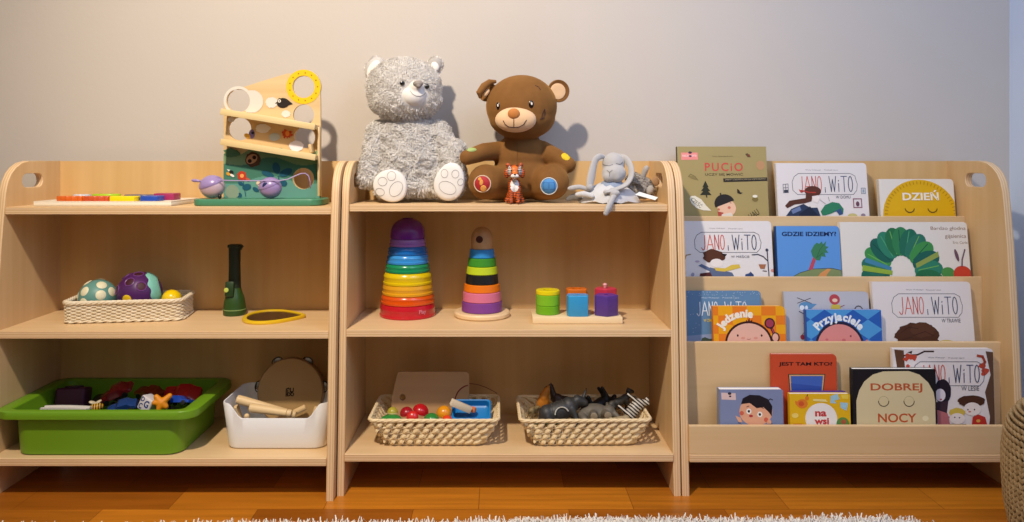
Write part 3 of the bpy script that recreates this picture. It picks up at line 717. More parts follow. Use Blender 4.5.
# ---- peg puzzle
r = thing('puzzle_board', 'flat white wooden puzzle board lying on top of the left shelf, holding coloured pieces', 'puzzle', (-.99, 1.99, Z1 + .0003))
MB().box((0, 0, .005), (.345, .178, .010), bev=.002).build('board', mat('puzzle_white', '#e6ddcc', rough=.45), r)
fr_ = MB()
for c, s in (((0, -.086, .0108), (.345, .006, .002)), ((0, .086, .0108), (.345, .006, .002)), ((-.1695, 0, .0108), (.006, .166, .002)), ((.1695, 0, .0108), (.006, .166, .002))): fr_.box(c, s, bev=.0005, seg=1)
fr_.build('raised_rim', mat('puzzle_rim', '#ded2bd', rough=.5), r)
def piece(label, x0, x1, yc, dy, colr, shape, h=.013):
    """coloured slab with its own outline; x given by what it spans on the board"""
    zb = Z1 + .0108
    o = thing('puzzle_piece', label, 'puzzle piece', ((x0 + x1) / 2, yc, zb), 'coloured wooden puzzle pieces')
    a, b = (x1 - x0) / 2, dy / 2; pts = []
    n = 48
    for k in range(n):
        t = 2 * PI * k / n
        if shape == 'scallop': q = 1 + .07 * math.cos(10 * t)
        elif shape == 'wave': q = 1 + .05 * math.cos(16 * t)
        elif shape == 'round': q = 1
        else: q = 1 / max(abs(math.cos(t)), abs(math.sin(t))) ** .75
        pts.append(Vector((a * q * math.cos(t) / 1.04, b * q * math.sin(t) / 1.04, 0)))
    e = .0015
    L = [[Vector((p.x * s, p.y * s, z)) for p in pts] for z, s in ((0, .985), (e, 1), (h - e, 1), (h, .96))]
    MB().loft(L).build('slab', mat('puzzle_' + colr[1:], colr, rough=.35), o)
px = lambda x, Y: (x - CX) * Y / F
piece('orange scalloped puzzle piece, leftmost of the front row', px(57.5, 1.93), px(84.5, 1.93), 1.93, .042, '#d2611c', 'wave')
piece('reddish orange scalloped puzzle piece between the orange and yellow pieces', px(85, 1.93), px(111, 1.93), 1.93, .042, '#c9532a', 'wave')
piece('bright yellow puzzle piece in the front row', px(111.8, 1.93), px(139, 1.93), 1.93, .042, '#f2d410', 'square')
piece('blue puzzle piece right of the yellow one', px(143, 1.95), px(162, 1.95), 1.95, .05, '#2348a8', 'square')
piece('dark pink puzzle piece at the right back corner of the board', px(158, 2.02), px(180, 2.02), 2.01, .05, '#a02a5c', 'square', h=.017)
piece('lime green puzzle piece behind the red one', px(92, 2.03), px(121, 2.03), 2.03, .05, '#9cc41c', 'round', h=.014)
piece('dark blue puzzle piece behind the yellow one', px(123, 2.03), px(154, 2.03), 2.035, .045, '#2c4470', 'round', h=.012)
piece('pale grey puzzle piece at the left back of the board', px(74, 2.03), px(90, 2.03), 2.03, .05, '#c6c8d0', 'round', h=.013)

# ---- ball-run tower
TY = 1.995; s_ = TY / F
tr = thing('marble_run', 'wooden marble run with a yellow sun, two sloping ramps and green base', 'toy', (px(260, 1.96), 1.955, Z1 + .0003))
def rel(v): return Vector(v) - Vector(tr.location)
base_x0, base_x1 = px(190.5, 1.905), px(320.5, 1.905)
bl = [(v.x, v.y) for v in rrect((base_x1 - base_x0) / 2, .062, .03, 0, 8)]
bz = Z1 + .0006
lo = [[Vector((x * q + (base_x0 + base_x1) / 2, y * q + 1.966, z)) for x, y in bl] for z, q in ((bz, .985), (bz + .002, 1), (bz + .014, 1), (bz + .016, .985))]
wpart(tr, 'base', MB().loft(lo), mat('toy_green', '#448264', rough=.4))
btop = bz + .016
# the pierced upright
def c2(p): return ((p[0] - CX) * s_, CZ - (p[1] - CY) * s_)
outl = [(223.5, 200.5), (223.5, 101), (225, 95.5), (230, 91.5), (262, 81), (288, 73.2)] + circ(303.6, 86.8, 17.3, 17.3, 14, 132, -18) + [(320.5, 100), (320.8, 200.5)]
holes = [circ(238.3, 100.8, 11.6, 11.6, 28), circ(303.6, 86.8, 11, 11, 28), circ(303.6, 115, 10.6, 10.6, 28), circ(239.8, 129, 11.5, 11.5, 28), circ(304.5, 137.4, 10.6, 10.6, 28), circ(303.6, 178.6, 10.4, 10.4, 28)]
zfl = btop - .0
outl = [(x, y) for x, y in outl]
outl[0] = (223.5, CY + (CZ - zfl) / s_); outl[-1] = (320.8, CY + (CZ - zfl) / s_)
from mathutils.geometry import delaunay_2d_cdt
def pierced(outline, holes_, y0, y1):
    vs = []; es = []
    for lp_ in [outline] + holes_:
        k0 = len(vs); m_ = len(lp_); vs += [Vector(p) for p in lp_]; es += [(k0 + q, k0 + (q + 1) % m_) for q in range(m_)]
    def inside(p, poly):
        c = False
        for q in range(len(poly)):
            a_, b_ = poly[q - 1], poly[q]
            if (a_[1] > p[1]) != (b_[1] > p[1]) and p[0] < (b_[0] - a_[0]) * (p[1] - a_[1]) / (b_[1] - a_[1]) + a_[0]: c = not c
        return c
    V2, E2, F2, *_ = delaunay_2d_cdt(vs, es, [], 0, 1e-7)
    keep = []
    for f in F2:
        c = sum((V2[q] for q in f), Vector((0, 0))) / len(f)
        if inside(c, outline) and not any(inside(c, h) for h in holes_): keep.append(tuple(f))
    n_ = len(V2); cnt = {}
    for f in keep:
        for a_, b_ in zip(f, f[1:] + f[:1]): cnt[(a_, b_)] = cnt.get((a_, b_), 0) + 1
    rim_ = [(a_, b_) for (a_, b_) in cnt if (b_, a_) not in cnt]
    mb = MB(); V3 = [(v.x, y0, v.y) for v in V2] + [(v.x, y1, v.y) for v in V2]
    fl = [f for f in keep] + [tuple(q + n_ for q in f)[::-1] for f in keep] + [(b_, a_, a_ + n_, b_ + n_) for a_, b_ in rim_]
    return mb.add(V3, fl)
pm_ = pierced([c2(p) for p in outl], [[c2(p) for p in h] for h in holes], TY, TY + .009)
W_T = wood('pale_toy_wood', '#d2b07c', '#dfc594', 'X')
wpart(tr, 'upright_panel', pm_, W_T, angle=30)
# printing on the upright: holes are left open by drawing rings and pieces around them
def tower_art(y):
    f = lambda px_, py_: ((px_ - CX) * s_ - tr.location.x, CZ - (py_ - CY) * s_ - tr.location.z)
    x0 = c2((223.5, 0))[0] - tr.location.x; x1 = c2((320.8, 0))[0] - tr.location.x
    return Art(f, (x0, x1, btop - tr.location.z, .5), y=y - tr.location.y)
a = tower_art(TY - .0004 - .0003)
HOLES = [(238.3, 100.8, 12), (303.6, 86.8, 11.3), (303.6, 115, 11), (239.8, 129, 11.9), (304.5, 137.4, 11), (303.6, 178.6, 10.8)]
def pierce(poly, hx, hy, hr):
    """cut a round opening out of a polygon: two half rings"""
    xs = [p[0] for p in poly]; ys = [p[1] for p in poly]
    if hx + hr < min(xs) or hx - hr > max(xs) or hy + hr < min(ys) or hy - hr > max(ys): return [poly]
    def half(pl, s):      # keep pl on one side of x = hx
        out = []
        for i in range(len(pl)):
            a_, b_ = pl[i - 1], pl[i]; ia, ib = (a_[0] - hx) * s >= 0, (b_[0] - hx) * s >= 0
            if ia != ib:
                t = (hx - a_[0]) / (b_[0] - a_[0]); out.append((hx, a_[1] + (b_[1] - a_[1]) * t))
            if ib: out.append(b_)
        return out
    return [half(poly, 1), half(poly, -1)]
def ring_sector(cx, cy, r0, r1, colr, n=40, cond=None):
    for k in range(n):
        t0, t1 = 2 * PI * k / n, 2 * PI * (k + 1) / n
        q = [(cx + r * math.cos(t), cy + r * math.sin(t)) for r, t in ((r0, t0), (r1, t0), (r1, t1), (r0, t1))]
        if cond and not cond((q[0][0] + q[2][0]) / 2, (q[0][1] + q[2][1]) / 2): continue
        a.poly(q, colr, bump=False)
    a.k += 1
def grid_fill(inside, colr, x0, x1, y0, y1, st=1.0):
    """many small cells so that openings stay open"""
    y = y0
    while y < y1:
        x = x0; run = None
        while x <= x1:
            cx, cy = x + st / 2, y + st / 2
            ok = x < x1 and inside(cx, cy) and not any((cx - hx) ** 2 + (cy - hy) ** 2 < hr * hr for hx, hy, hr in HOLES)
            if ok and run is None: run = x
            if not ok and run is not None:
                a.poly([(run, y), (x, y), (x, y + st), (run, y + st)], colr, bump=False); run = None
            x += st / 2
        if run is not None: a.poly([(run, y), (x1, y), (x1, y + st), (run, y + st)], colr, bump=False)
        y += st
    a.k += 1
hill = lambda x: 165 - 5 * math.sin((x - 223) / 97 * PI) + 3 * math.sin(x * .11)
grid_fill(lambda x, y: y > hill(x) - 12 + 4 * math.sin(x * .09), '#7d9a72', 223.6, 320.8, 148, 200, .8)
grid_fill(lambda x, y: y > hill(x), '#477a66', 223.6, 320.8, 155, 200, .8)
grid_fill(lambda x, y: y > 180 + 4 * math.sin(x * .08 + 2), '#64988a', 223.6, 320.8, 170, 200, .8)
ring_sector(303.6, 86.8, 11.2, 17.2, '#ecc01c')
for k in range(13): a.ell(303.6 + 14 * math.cos(2 * PI * k / 13), 86.8 + 14 * math.sin(2 * PI * k / 13), .8, .8, '#a87c10', n=8)
ring_sector(238.3, 100.8, 11.8, 14.6, '#d9d3c7', cond=lambda x, y: y < 112)
grid_fill(lambda x, y: (x - 252) ** 2 + (y - 101.5) ** 2 < 130, '#d6d0c4', 240, 264, 88, 114, .6)
a.fuzzy(272, 102.5, 6, 5.5, '#dad4c8', amp=.12, seed=3).fuzzy(286, 114, 4.5, 3.4, '#dad4c8', seed=2)
a.ell(283, 103, 6.2, 5, '#2a2420').poly([(277, 101), (279, 98), (283, 99)], '#2a2420').ell(279.5, 101, 1.6, 1.6, '#e8e0d0').ell(279.5, 101, .7, .7, '#14100c').poly([(287, 99), (293, 104), (286, 106)], '#2a2420').poly([(277, 102), (275, 103.5), (278, 104)], '#5a4a2c')
a.fuzzy(263, 128.5, 7.4, 4.4, '#e2deda', seed=6).fuzzy(274.5, 137, 5.5, 4, '#b4bcba', seed=7).fuzzy(296.5, 146, 7.5, 5.2, '#e4e0e6', seed=8, amp=.08).fuzzy(231.5, 119.5, 3.6, 2.5, '#e4dcd4', seed=12)
a.fuzzy(287, 134, 5.5, 4, '#c8502a', seed=11, amp=.3).ell(287.5, 133.5, 2, 2.6, '#e8923c')
a.ell(252, 134, 3, 4.6, '#7a6a98').ell(247.5, 136, 3.4, 2.4, '#d8a43c', rot=30).ell(253, 133, 1.5, 1.5, '#2a2638')
# owl, flowers, leaves
a.fuzzy(253.5, 159.5, 7.8, 7.4, '#5c3a28', amp=.1, seed=4).ell(252, 159, 6, 4.4, '#c8926a', rot=-32).ell(250, 161, 2, 2, '#2a1a14').ell(254.5, 157.4, 2, 2, '#2a1a14')
a.fuzzy(232, 153, 8, 4.5, '#4d7558', amp=.2, seed=5)
for x, y, rx_, ry_, ro in ((276.5, 168, 3.8, 5.8, -15), (286, 172.5, 7, 3.6, -25), (268, 174, 6.5, 2.6, 20), (283.5, 183, 4, 3.2, 20), (247, 187, 4.5, 3.2, -10), (241, 183.5, 3, 1.8, 30), (256, 189.5, 3.6, 2, 30), (240, 195.5, 2.2, 2.6, 0)): a.ell(x, y, rx_, ry_, '#22566a', rot=ro)
a.line([(279, 176), (279, 192)], 1, '#22566a').line([(243, 178), (246, 196)], .8, '#22566a')
a.fuzzy(242.2, 175.6, 4.8, 4.8, '#c03c24', amp=.18, n=16, seed=1).ell(242.2, 175.8, 2, 2, '#f0a25a').ell(258.5, 183, 2, 2, '#e6c8a8').ell(248, 179.5, 2.4, 1.5, '#c85a44', rot=30)
a.ell(231.5, 172.5, 2.4, 2.2, '#1e2422').ell(228.5, 173.8, 2.2, 1.6, '#d89a2c', rot=35).ell(232.5, 175.4, 2.4, 1.2, '#ece8e0', rot=30).poly([(227, 169), (229, 171.5), (230.5, 170)], '#ece8e0')
a.fuzzy(232.5, 192, 7, 7, '#8a9a84', amp=.06, seed=2)
a.done(tr)
def ramp(x0, y0, x1, y1, th):
    A = P(x0, y0, 1.947); B = P(x1, y1, 1.947)
    d = (B - A); L = d.length; ang = math.atan2(d.z, d.x); c = (A + B) / 2
    th_ = th * 1.947 / F
    c = Vector((c.x, (1.945 + TY - .001) / 2, c.z - th_ / 2))
    dy = (TY - .001) - 1.945
    wpart(tr, 'ramp', MB().box(c, (L, dy, th_ * .9), rot=(0, -ang, 0), bev=.0012).box(c + Vector((0, -dy / 2 + .002, 0)), (L, .0042, th_ * 1.25), rot=(0, -ang, 0), bev=.001), wood('ramp_wood', '#d9bb80', '#e6cf9c', 'X'))
ramp(220.6, 109, 315, 124.5, 5)
ramp(220.6, 139.2, 315.6, 155, 5)
wpart(tr, 'end_stop', MB().box(P(311.5, 148.5, 1.975), (.008, .03, .022), rot=(0, R(-12), 0), bev=.0015), W_T)
wpart(tr, 'side_post', MB().box(P(319.5, 160, 1.982) + Vector((0, 0, -.004)), (.006, .022, .18), bev=.001), W_T)
# rolling mice on the base
def roll_mouse(label, cx, cy, r_, flip, eye):
    Y = 1.932; c = P(cx, cy, Y); rr_ = r_ * Y / F
    c.z = btop + rr_ * .97 + .0005
    m = thing('rolling_mouse', label, 'toy', (c.x, c.y, btop + .0005), 'lilac rolling mice on the green base')
    cc = Vector((0, 0, rr_ * .97))
    lil = mat('lilac_gloss', '#9580b0', rough=.3, coat=.3); pal = mat('lilac_pale', '#b9a2ae', rough=.35, coat=.2)
    MB().ell(cc, (rr_ * 1.03, rr_ * .85, rr_ * .94), seg=32, rings=20).build('body', lil if eye else pal, m)
    # shell hugging the top and the back
    sh = MB(); q_ = Vector((-.35, -.15, .9)).to_track_quat('Z', 'Y').to_matrix().to_4x4()
    pr = [(0, 1.05)] + [(1.06 * math.sin(R(t)), 1.06 * math.cos(R(t))) for t in range(10, 79, 8)] + [(1.0 * math.sin(R(80)), 1.0 * math.cos(R(80)))]
    T_ = Matrix.Translation(cc) @ Matrix.Diagonal((rr_ * 1.03, rr_ * .87, rr_ * .94, 1)) @ q_
    sh.lathe(pr[::-1], seg=36, M=T_)
    sh.build('cap', lil, m)
    if not eye:
        MB().lathe([(0, -.012), (.003, -.008), (.0045, .006), (.002, .012), (0, .013)], (-rr_ * 1.22, -rr_ * .3, rr_ * 1.5), 12, rot=(0, R(-85), 0)).build('snout', lil, m)
        MB().ell((rr_ * .78, -rr_ * .5, .006), (.005, .005, .006)).build('wheel', mat('toy_black', '#1c1a1c', rough=.4), m)
    else:
        MB().ell(cc + Vector((-rr_ * .25, -rr_ * .8, rr_ * .25)), (rr_ * .24, .002, rr_ * .32), rot=(0, R(15), 0)).build('eye', mat('eye_navy', '#26305a', rough=.3), m)
        MB().ell(cc + Vector((-rr_ * .95, -rr_ * .3, rr_ * .25)), (.004, .004, .004)).build('nose', mat('nose_cream', '#d8b8a8', rough=.5), m)
    return m, rr_
m1, ra = roll_mouse('lilac rolling mouse toy with pale belly, at left end of the green base', 212.5, 187, 12, False, False)
m2_, rb = roll_mouse('rolling purple mouse toy with a navy eye and a long curling tail on green base', 270.5, 188, 11, False, True)
tail = [P(x, y, Y) for x, y, Y in ((219, 180.2, 1.912), (230, 180.6, 1.912), (245, 180.8, 1.912), (262, 180.8, 1.912), (280, 180.6, 1.913), (288, 179.2, 1.915), (295, 176, 1.92), (301, 173.6, 1.925), (305.5, 173.4, 1.93), (308.5, 176, 1.93), (310, 181, 1.93), (310.5, 187, 1.935), (310.2, 188.3, 1.94))]
sm_ = []
for i in range(len(tail) - 1):
    for t in (0, .33, .66): sm_.append(tail[i].lerp(tail[i + 1], t))
sm_.append(tail[-1])
wpart(m2_, 'tail', MB().tube(sm_, .0014, 8), mat('lilac_cord', '#a08cb8', rough=.45))

# ---- torch standing on its lens
Yt = 2.03; tp = P(234.7, 315, Yt); Sg = Yt / F
t = thing('torch', 'dark green plastic torch standing on its wide lens end on the middle board', 'torch', (tp.x, 2.03, .3972))
dg_ = mat('torch_green', '#1f3818', rough=.4, coat=.2); dk = mat('torch_dark', '#1c2a1c', rough=.5)
MB().lathe([(0, 0), (10.8 * Sg, 0), (11.1 * Sg, 1.2 * Sg), (11.1 * Sg, 5.2 * Sg), (10.8 * Sg, 6 * Sg), (10.6 * Sg, 9.5 * Sg), (10 * Sg, 14 * Sg), (8.8 * Sg, 19 * Sg), (7.2 * Sg, 23 * Sg), (6.1 * Sg, 27 * Sg), (0, 27 * Sg)], seg=40).build('lens_housing', mat('torch_mid_green', '#284818', rough=.4, coat=.2), t)
MB().lathe([(11.15 * Sg, 5.2 * Sg), (11.3 * Sg, 5.4 * Sg), (11.3 * Sg, 6 * Sg), (11.0 * Sg, 6.1 * Sg)], seg=40).build('ring', mat('torch_ring', '#7f9a5c', rough=.4), t)
MB().lathe([(0, 26 * Sg), (6.1 * Sg, 26 * Sg), (5.9 * Sg, 34 * Sg), (5.6 * Sg, 50 * Sg), (5.8 * Sg, 66 * Sg), (5.6 * Sg, 68 * Sg), (0, 68.5 * Sg)], seg=32).build('handle', dk, t)
MB().box((0 * Sg, 0, 68.6 * Sg), (11.2 * Sg, 11 * Sg, 3 * Sg), bev=.002).prism([(2 * Sg, 67.2 * Sg), (2 * Sg, 70 * Sg), (7 * Sg, 69.6 * Sg), (8.6 * Sg, 68 * Sg), (5.8 * Sg, 64 * Sg)], -.006, .006).build('end_hook', dk, t)
MB().box((-2.2 * Sg, -7 * Sg, 26.5 * Sg), (8.5 * Sg, 6 * Sg, 15 * Sg), bev=.003, rot=(R(-8), 0, 0)).build('switch_block', dg_, t)
MB().cyl((-4.6 * Sg, -10.2 * Sg, 26 * Sg), 2.3 * Sg, .003, rot=(R(90 - 8), 0, 0), bev=.0008, seg=20).build('switch_button', mat('torch_button', '#b4c25a', rough=.4), t)

# ---- leaf shaped mirror
lf = []
Zs = .3972
x0m, x1m = px(243, 1.975), px(304.5, 1.975)
cxm = (x0m + x1m) / 2; hw = (x1m - x0m) / 2
for k in range(48):
    a_ = 2 * PI * k / 48; c_, s2 = math.cos(a_), math.sin(a_)
    lf.append((hw * c_, .078 * s2 * (1 - .28 * c_) * (1 - .35 * max(0, c_) ** 2)))
t = thing('hand_mirror', 'leaf-shaped play mirror with a yellow rim lying flat beside the torch', 'mirror', (cxm, 1.982, Zs), rot=(0, 0, R(6)))
ym = mat('yellow_rim', '#d9b21c', rough=.35); 
def ring_l(q, z): return [Vector((x * q, y * q, z)) for x, y in lf]
MB().loft([ring_l(.86, .0005), ring_l(.985, 0), ring_l(1, .003), ring_l(.985, .0075), ring_l(.93, .009), ring_l(.86, .0075), ring_l(.85, .004)], cap0=True, cap1=False).build('rim', ym, t)
MB().loft([ring_l(.865, .003), ring_l(.865, .0055)]).build('mirror_face', mat('mirror_glass', '#8a7d70', rough=.08, metal=1), t)

# ---- woven baskets
def rect_path(a, b, r, n=64):
    """evenly spaced points and outward normals on a rounded rectangle"""
    seg = [v.xy for v in rrect(a, b, r, 0, 8)]; L = [0]
    for i in range(len(seg)): L.append(L[-1] + (seg[(i + 1) % len(seg)] - seg[i]).length)
    out = []
    for k in range(n):
        d = L[-1] * k / n; i = max(j for j in range(len(seg)) if L[j] <= d + 1e-9)
        p = seg[i].lerp(seg[(i + 1) % len(seg)], (d - L[i]) / max(1e-9, L[i + 1] - L[i])); out.append(p)
    nr = []
    for k in range(n):
        tt = (out[(k + 1) % n] - out[k - 1]).normalized(); nr.append(Vector((tt.y, -tt.x)))
    return out, nr
# white wicker tray
wl_, wr_ = P(61, 0, 1.915).x, P(178, 0, 1.94).x
wb = thing('wicker_basket', 'shallow white wicker basket holding toy balls on the middle board', 'basket', ((wl_ + wr_) / 2 - .002, 1.990, Zs + .001), rot=(0, 0, R(8)))
a0, b0, a1, b1, H_ = .142, .060, (wr_ - wl_) / 2 - .001, .069, .055
wick = mat('white_wicker', '#d9c8a8', rough=.6, alt='#e6dac2', nscale=(60, 60, 60))
body = MB(); n = 132; rows = 11
for j in range(rows):
    q = (j + .5) / rows; aa, b_ = a0 + (a1 - a0) * q, b0 + (b1 - b0) * q
    pp, nn = rect_path(aa, b_, .022, n)
    pts = [Vector((p.x + m_.x * .0016 * (1 if (k // 2 + j) % 2 else -1), p.y + m_.y * .0016 * (1 if (k // 2 + j) % 2 else -1), .003 + (H_ - .008) * q)) for k, (p, m_) in enumerate(zip(pp, nn))]
    body.tube(pts, .0026, 6, closed=True)
body.build('weave', wick, wb)
st_ = MB(); p0, _ = rect_path(a0, b0, .022, n); p1, _ = rect_path(a1, b1, .022, n)
for k in range(0, n, 2): st_.tube([(p0[k].x, p0[k].y, .002), (p1[k].x, p1[k].y, H_ - .003)], .0011, 5)
st_.build('stakes', wick, wb)
rim = MB(); pp, nn = rect_path(a1 + .001, b1 + .001, .024, 180)
for ph in (0, PI / 2, PI, 3 * PI / 2):
    rim.tube([Vector((p.x + m_.x * .0032 * math.cos(k * .55 + ph), p.y + m_.y * .0032 * math.cos(k * .55 + ph), H_ - .003 + .003 * math.sin(k * .55 + ph))) for k, (p, m_) in enumerate(zip(pp, nn))], .0028, 6, closed=True)
rim.build('braided_rim', wick, wb)
foot = MB(); pp, nn = rect_path(a0 + .002, b0 + .002, .022, 180)
for ph in (0, PI):
    foot.tube([Vector((p.x + m_.x * .002 * math.cos(k * .6 + ph), p.y + m_.y * .002 * math.cos(k * .6 + ph), .0036 + .0018 * math.sin(k * .6 + ph))) for k, (p, m_) in enumerate(zip(pp, nn))], .0022, 6, closed=True)
foot.build('braided_foot', wick, wb)
MB().loft([rrect(a0 - .001, b0 - .001, .02, .0005), rrect(a0 - .001, b0 - .001, .02, .0025)]).build('bottom', wick, wb)
# balls in it
def ball(name, label, px_, py_, Y, r_, m, cat='ball'):
    c = P(px_, py_, Y)
    return thing(name, label, cat, c, 'toy balls in the white wicker basket'), c
b, c = ball('spotted_ball', 'teal ball with raised cream dots in the white wicker basket', 98, 297.2, 1.985, 0, None)
rs = .047
MB().ell((0, 0, 0), (rs, rs, rs * .97), seg=48, rings=28).build('ball_skin', mat('teal_rubber', '#5f8f86', rough=.45), b)
import itertools
def dotcap(root, dirv, r, rad, m, name='dot', lift=.0012):
    d = Vector(dirv).normalized(); q = d.to_track_quat('Z', 'Y').to_matrix().to_4x4(); pr = []
    for k in range(7):
        aa = rad / r * k / 6; pr.append((r * math.sin(aa) if k else 0, r * math.cos(aa) + lift * (1 - (k / 6) ** 4)))
    pr = pr[::-1] + []
    return MB().lathe(pr, seg=20, M=q).build(name, m, root)
cream = mat('cream_dot', '#dcd6b4', rough=.5)
for d_ in ((-.33, -.82, .48), (.55, -.75, .25), (.45, -.45, .78), (-.5, -.2, .85), (-.88, -.45, .1), (-.3, -.95, -.15), (.9, -.2, .35), (0, .4, .9), (.1, .9, .3), (-.8, .5, .3), (.8, .6, .1)):
    dotcap(b, d_, rs, rs * .27, cream)
b, c = ball('perforated_ball', 'large purple ball with round holes and a wavy turquoise band', 139.5, 293.2, 1.99, 0, None)
rs = .0562
MB().ell((0, 0, 0), (rs, rs, rs), seg=48, rings=28).build('ball_skin', mat('purple_rubber', '#4a2058', rough=.35), b)
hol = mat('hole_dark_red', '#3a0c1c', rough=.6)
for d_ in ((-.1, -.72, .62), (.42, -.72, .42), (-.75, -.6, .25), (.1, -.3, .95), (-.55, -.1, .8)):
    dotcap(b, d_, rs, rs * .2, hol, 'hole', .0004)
    d2 = Vector(d_).normalized(); q = d2.to_track_quat('Z', 'Y').to_matrix().to_4x4()
    MB().tube([q @ Vector((rs * .21 * math.cos(2 * PI * k / 24), rs * .21 * math.sin(2 * PI * k / 24), rs * .98)) for k in range(24)], .0016, 6, closed=True).build('hole_rim', mat('purple_rim', '#6a3a7c', rough=.35), b)
dotcap(b, (-.12, -.98, -.12), rs, rs * .22, mat('yellow_spot', '#d6b21a', rough=.4), 'dot')
vs = []; fs = []
ax = Vector((.88, .42, .22)).normalized(); q = ax.to_track_quat('Z', 'Y').to_matrix().to_4x4(); N = 72
for j in range(7):
    for k in range(N):
        ed = .07 * math.sin(k * 2 * PI / N * 10) if j == 0 else 0
        th = R(63) + ed - R(38) * j / 6; rr2 = rs * 1.035 if 0 < j < 6 else rs * .99
        vs.append(q @ Vector((rr2 * math.sin(th) * math.cos(2 * PI * k / N), rr2 * math.sin(th) * math.sin(2 * PI * k / N), rr2 * math.cos(th))))
for j in range(6):
    for k in range(N): fs.append((j * N + k, j * N + (k + 1) % N, (j + 1) * N + (k + 1) % N, (j + 1) * N + k))
MB().add(vs, fs).build('turquoise_band', mat('turquoise_rubber', '#7cc0b0', rough=.45), b)
b, c = ball('small_ball', 'small bright yellow ball at the right end of the white wicker basket', 171.5, 299, 1.985, 0, None)
MB().ell((0, 0, 0), (.0245, .0245, .0245), seg=32, rings=20).build('ball_skin', mat('yellow_gloss', '#e8c40a', rough=.25, coat=.3), b)
MB().tube([(.0247 * math.cos(2 * PI * k / 32), 0, .0247 * math.sin(2 * PI * k / 32)) for k in range(32)], .0005, 5, closed=True, M=Euler((.3, 0, .6)).to_matrix().to_4x4()).build('seam', mat('yellow_seam', '#c8a408', rough=.4), b)

# ---- green storage bin
gz = .1003
X0, X1 = -1.204, -.722
gb = thing('storage_bin', 'lime green plastic storage bin full of small toys on the lowest board', 'bin', ((X0 + X1) / 2, 1.947, gz))
A_, B_ = (X1 - X0) / 2, .143; hz = .1115
def L_(ai, z, r=.035): return rrect(A_ - ai, B_ - ai * .5, max(r - ai * .3, .012), z, 8)
green = mat('bin_green', '#67921a', rough=.4, coat=.1)
MB().loft([L_(.048, 0, .05), L_(.041, .003, .05), L_(.040, .008, .05), L_(.036, hz - .016, .045)], cap1=False).loft([L_(.036, hz - .016, .045), L_(.033, hz - .004), L_(.036, hz - .002), L_(.052, .011, .05), L_(.056, .005, .05)][0:1] + [L_(.034, hz - .006), L_(.036, hz - .003), L_(.050, .012, .05), L_(.056, .004, .05)], cap0=False, cap1=True).build('tub', green, gb)
MB().loft([L_(.036, hz - .008), L_(.010, hz - .018), L_(0, hz - .019, .04), L_(-.001, hz - .012, .04), L_(0, hz - .002, .04), L_(.003, hz, .04), L_(.028, hz + .0005, .036), L_(.033, hz - .002, .035), L_(.036, hz - .008)], cap0=False, cap1=False).build('rim', green, gb)

# contents of the green bin: each its own toy
def car(label, p, rot, colr, L=.075, win='#1c2230', name='toy_car', group='small toys in the green bin', stripe=None):
    r_ = thing(name, label, 'toy car', p, group, rot)
    w_, h_ = L * .46, L * .2
    prof = [(-.5, .08), (-.5, .5), (-.42, .62), (-.22, .68), (-.08, 1.25), (.24, 1.28), (.38, .72), (.5, .62), (.52, .1)]
    pr = [(x * L, z * h_ * 1.1 + .004) for x, z in prof]
    mb = MB()
    loops = []
    for y, q in ((-w_ / 2, .92), (-w_ * .42, 1), (w_ * .42, 1), (w_ / 2, .92)):
        loops.append([Vector((x * q, y, (z - .012) * q + .012)) for x, z in pr])
    mb.loft(loops).build('body', mat('car_' + colr[1:], colr, rough=.25, coat=.5), r_)
    MB().box((.005 * 0 + L * .08, 0, h_ * 1.18), (L * .32, w_ * .97, h_ * .36), bev=.002).build('windows', mat('car_glass', win, rough=.15), r_)
    for sx in (-.3, .3):
        for sy in (-1, 1): MB().cyl((sx * L, sy * w_ * .48 - .003, .005), L * .09, .006, rot=(R(-90), 0, 0), bev=.001, seg=16).build('wheel', mat('tyre_black', '#141414', rough=.7), r_)
    if stripe: MB().box((L * .05, -w_ * .22, h_ * 1.45), (L * .3, w_ * .1, .002)).box((L * .05, w_ * .22, h_ * 1.45), (L * .3, w_ * .1, .002)).build('roof_stripes', mat('car_stripe', stripe, rough=.4), r_)
    return r_
def gp(x, y, Y): return P(x, y, Y)
# soft block box
o = thing('toy_box', 'dark plum coloured toy block at the left of the green bin', 'toy block', gp(69, 411, 1.975), 'small toys in the green bin', (R(-12), 0, R(6)))
MB().box((0, .02, .03), (.074, .05, .055), bev=.006, seg=3).build('block', mat('plum', '#4a1c38', rough=.6), o)
MB().cyl((0, .02, .0575), .022, .004, bev=.001).build('lid', mat('plum_dark', '#32142a', rough=.5), o)
o = thing('toy_track_piece', 'white curved strip of toy track along the front of the green bin', 'toy', gp(67, 409, 1.875), 'small toys in the green bin', (0, 0, R(-3)))
MB().loft([[Vector((x, y + .02 * math.cos(x * 12), z)) for y, z in ((-.012, 0), (.012, 0), (.012, .006), (.006, .0065), (.005, .004), (-.005, .004), (-.006, .0065), (-.012, .006))] for x in [(-.058 + .0116 * k) for k in range(11)]]).move((0, -.02, .0)).build('track', mat('track_white', '#c8c4bc', rough=.5), o)
car('dull red toy car nose up in the middle of the green bin', gp(118, 396, 1.99), (R(20), R(-24), R(6)), '#8a1c24', L=.085)
car('dark red toy car behind the white and blue block in the green bin', gp(150, 396, 2.02), (R(15), R(8), R(-12)), '#7a2412', L=.075)
car('red toy van with two yellow roof stripes at the back right of the green bin', gp(183, 397, 2.00), (R(38), R(2), R(3)), '#a8141c', L=.092, stripe='#d8a02c', name='toy_van')
car('dark blue toy car half buried in the middle of the green bin', gp(123, 410, 1.92), (R(18), R(-12), R(14)), '#1c3a70', L=.07)
car('glossy blue toy car at the right front of the green bin', gp(179, 405, 1.93), (R(20), R(4), R(170)), '#1c44a8', L=.068)
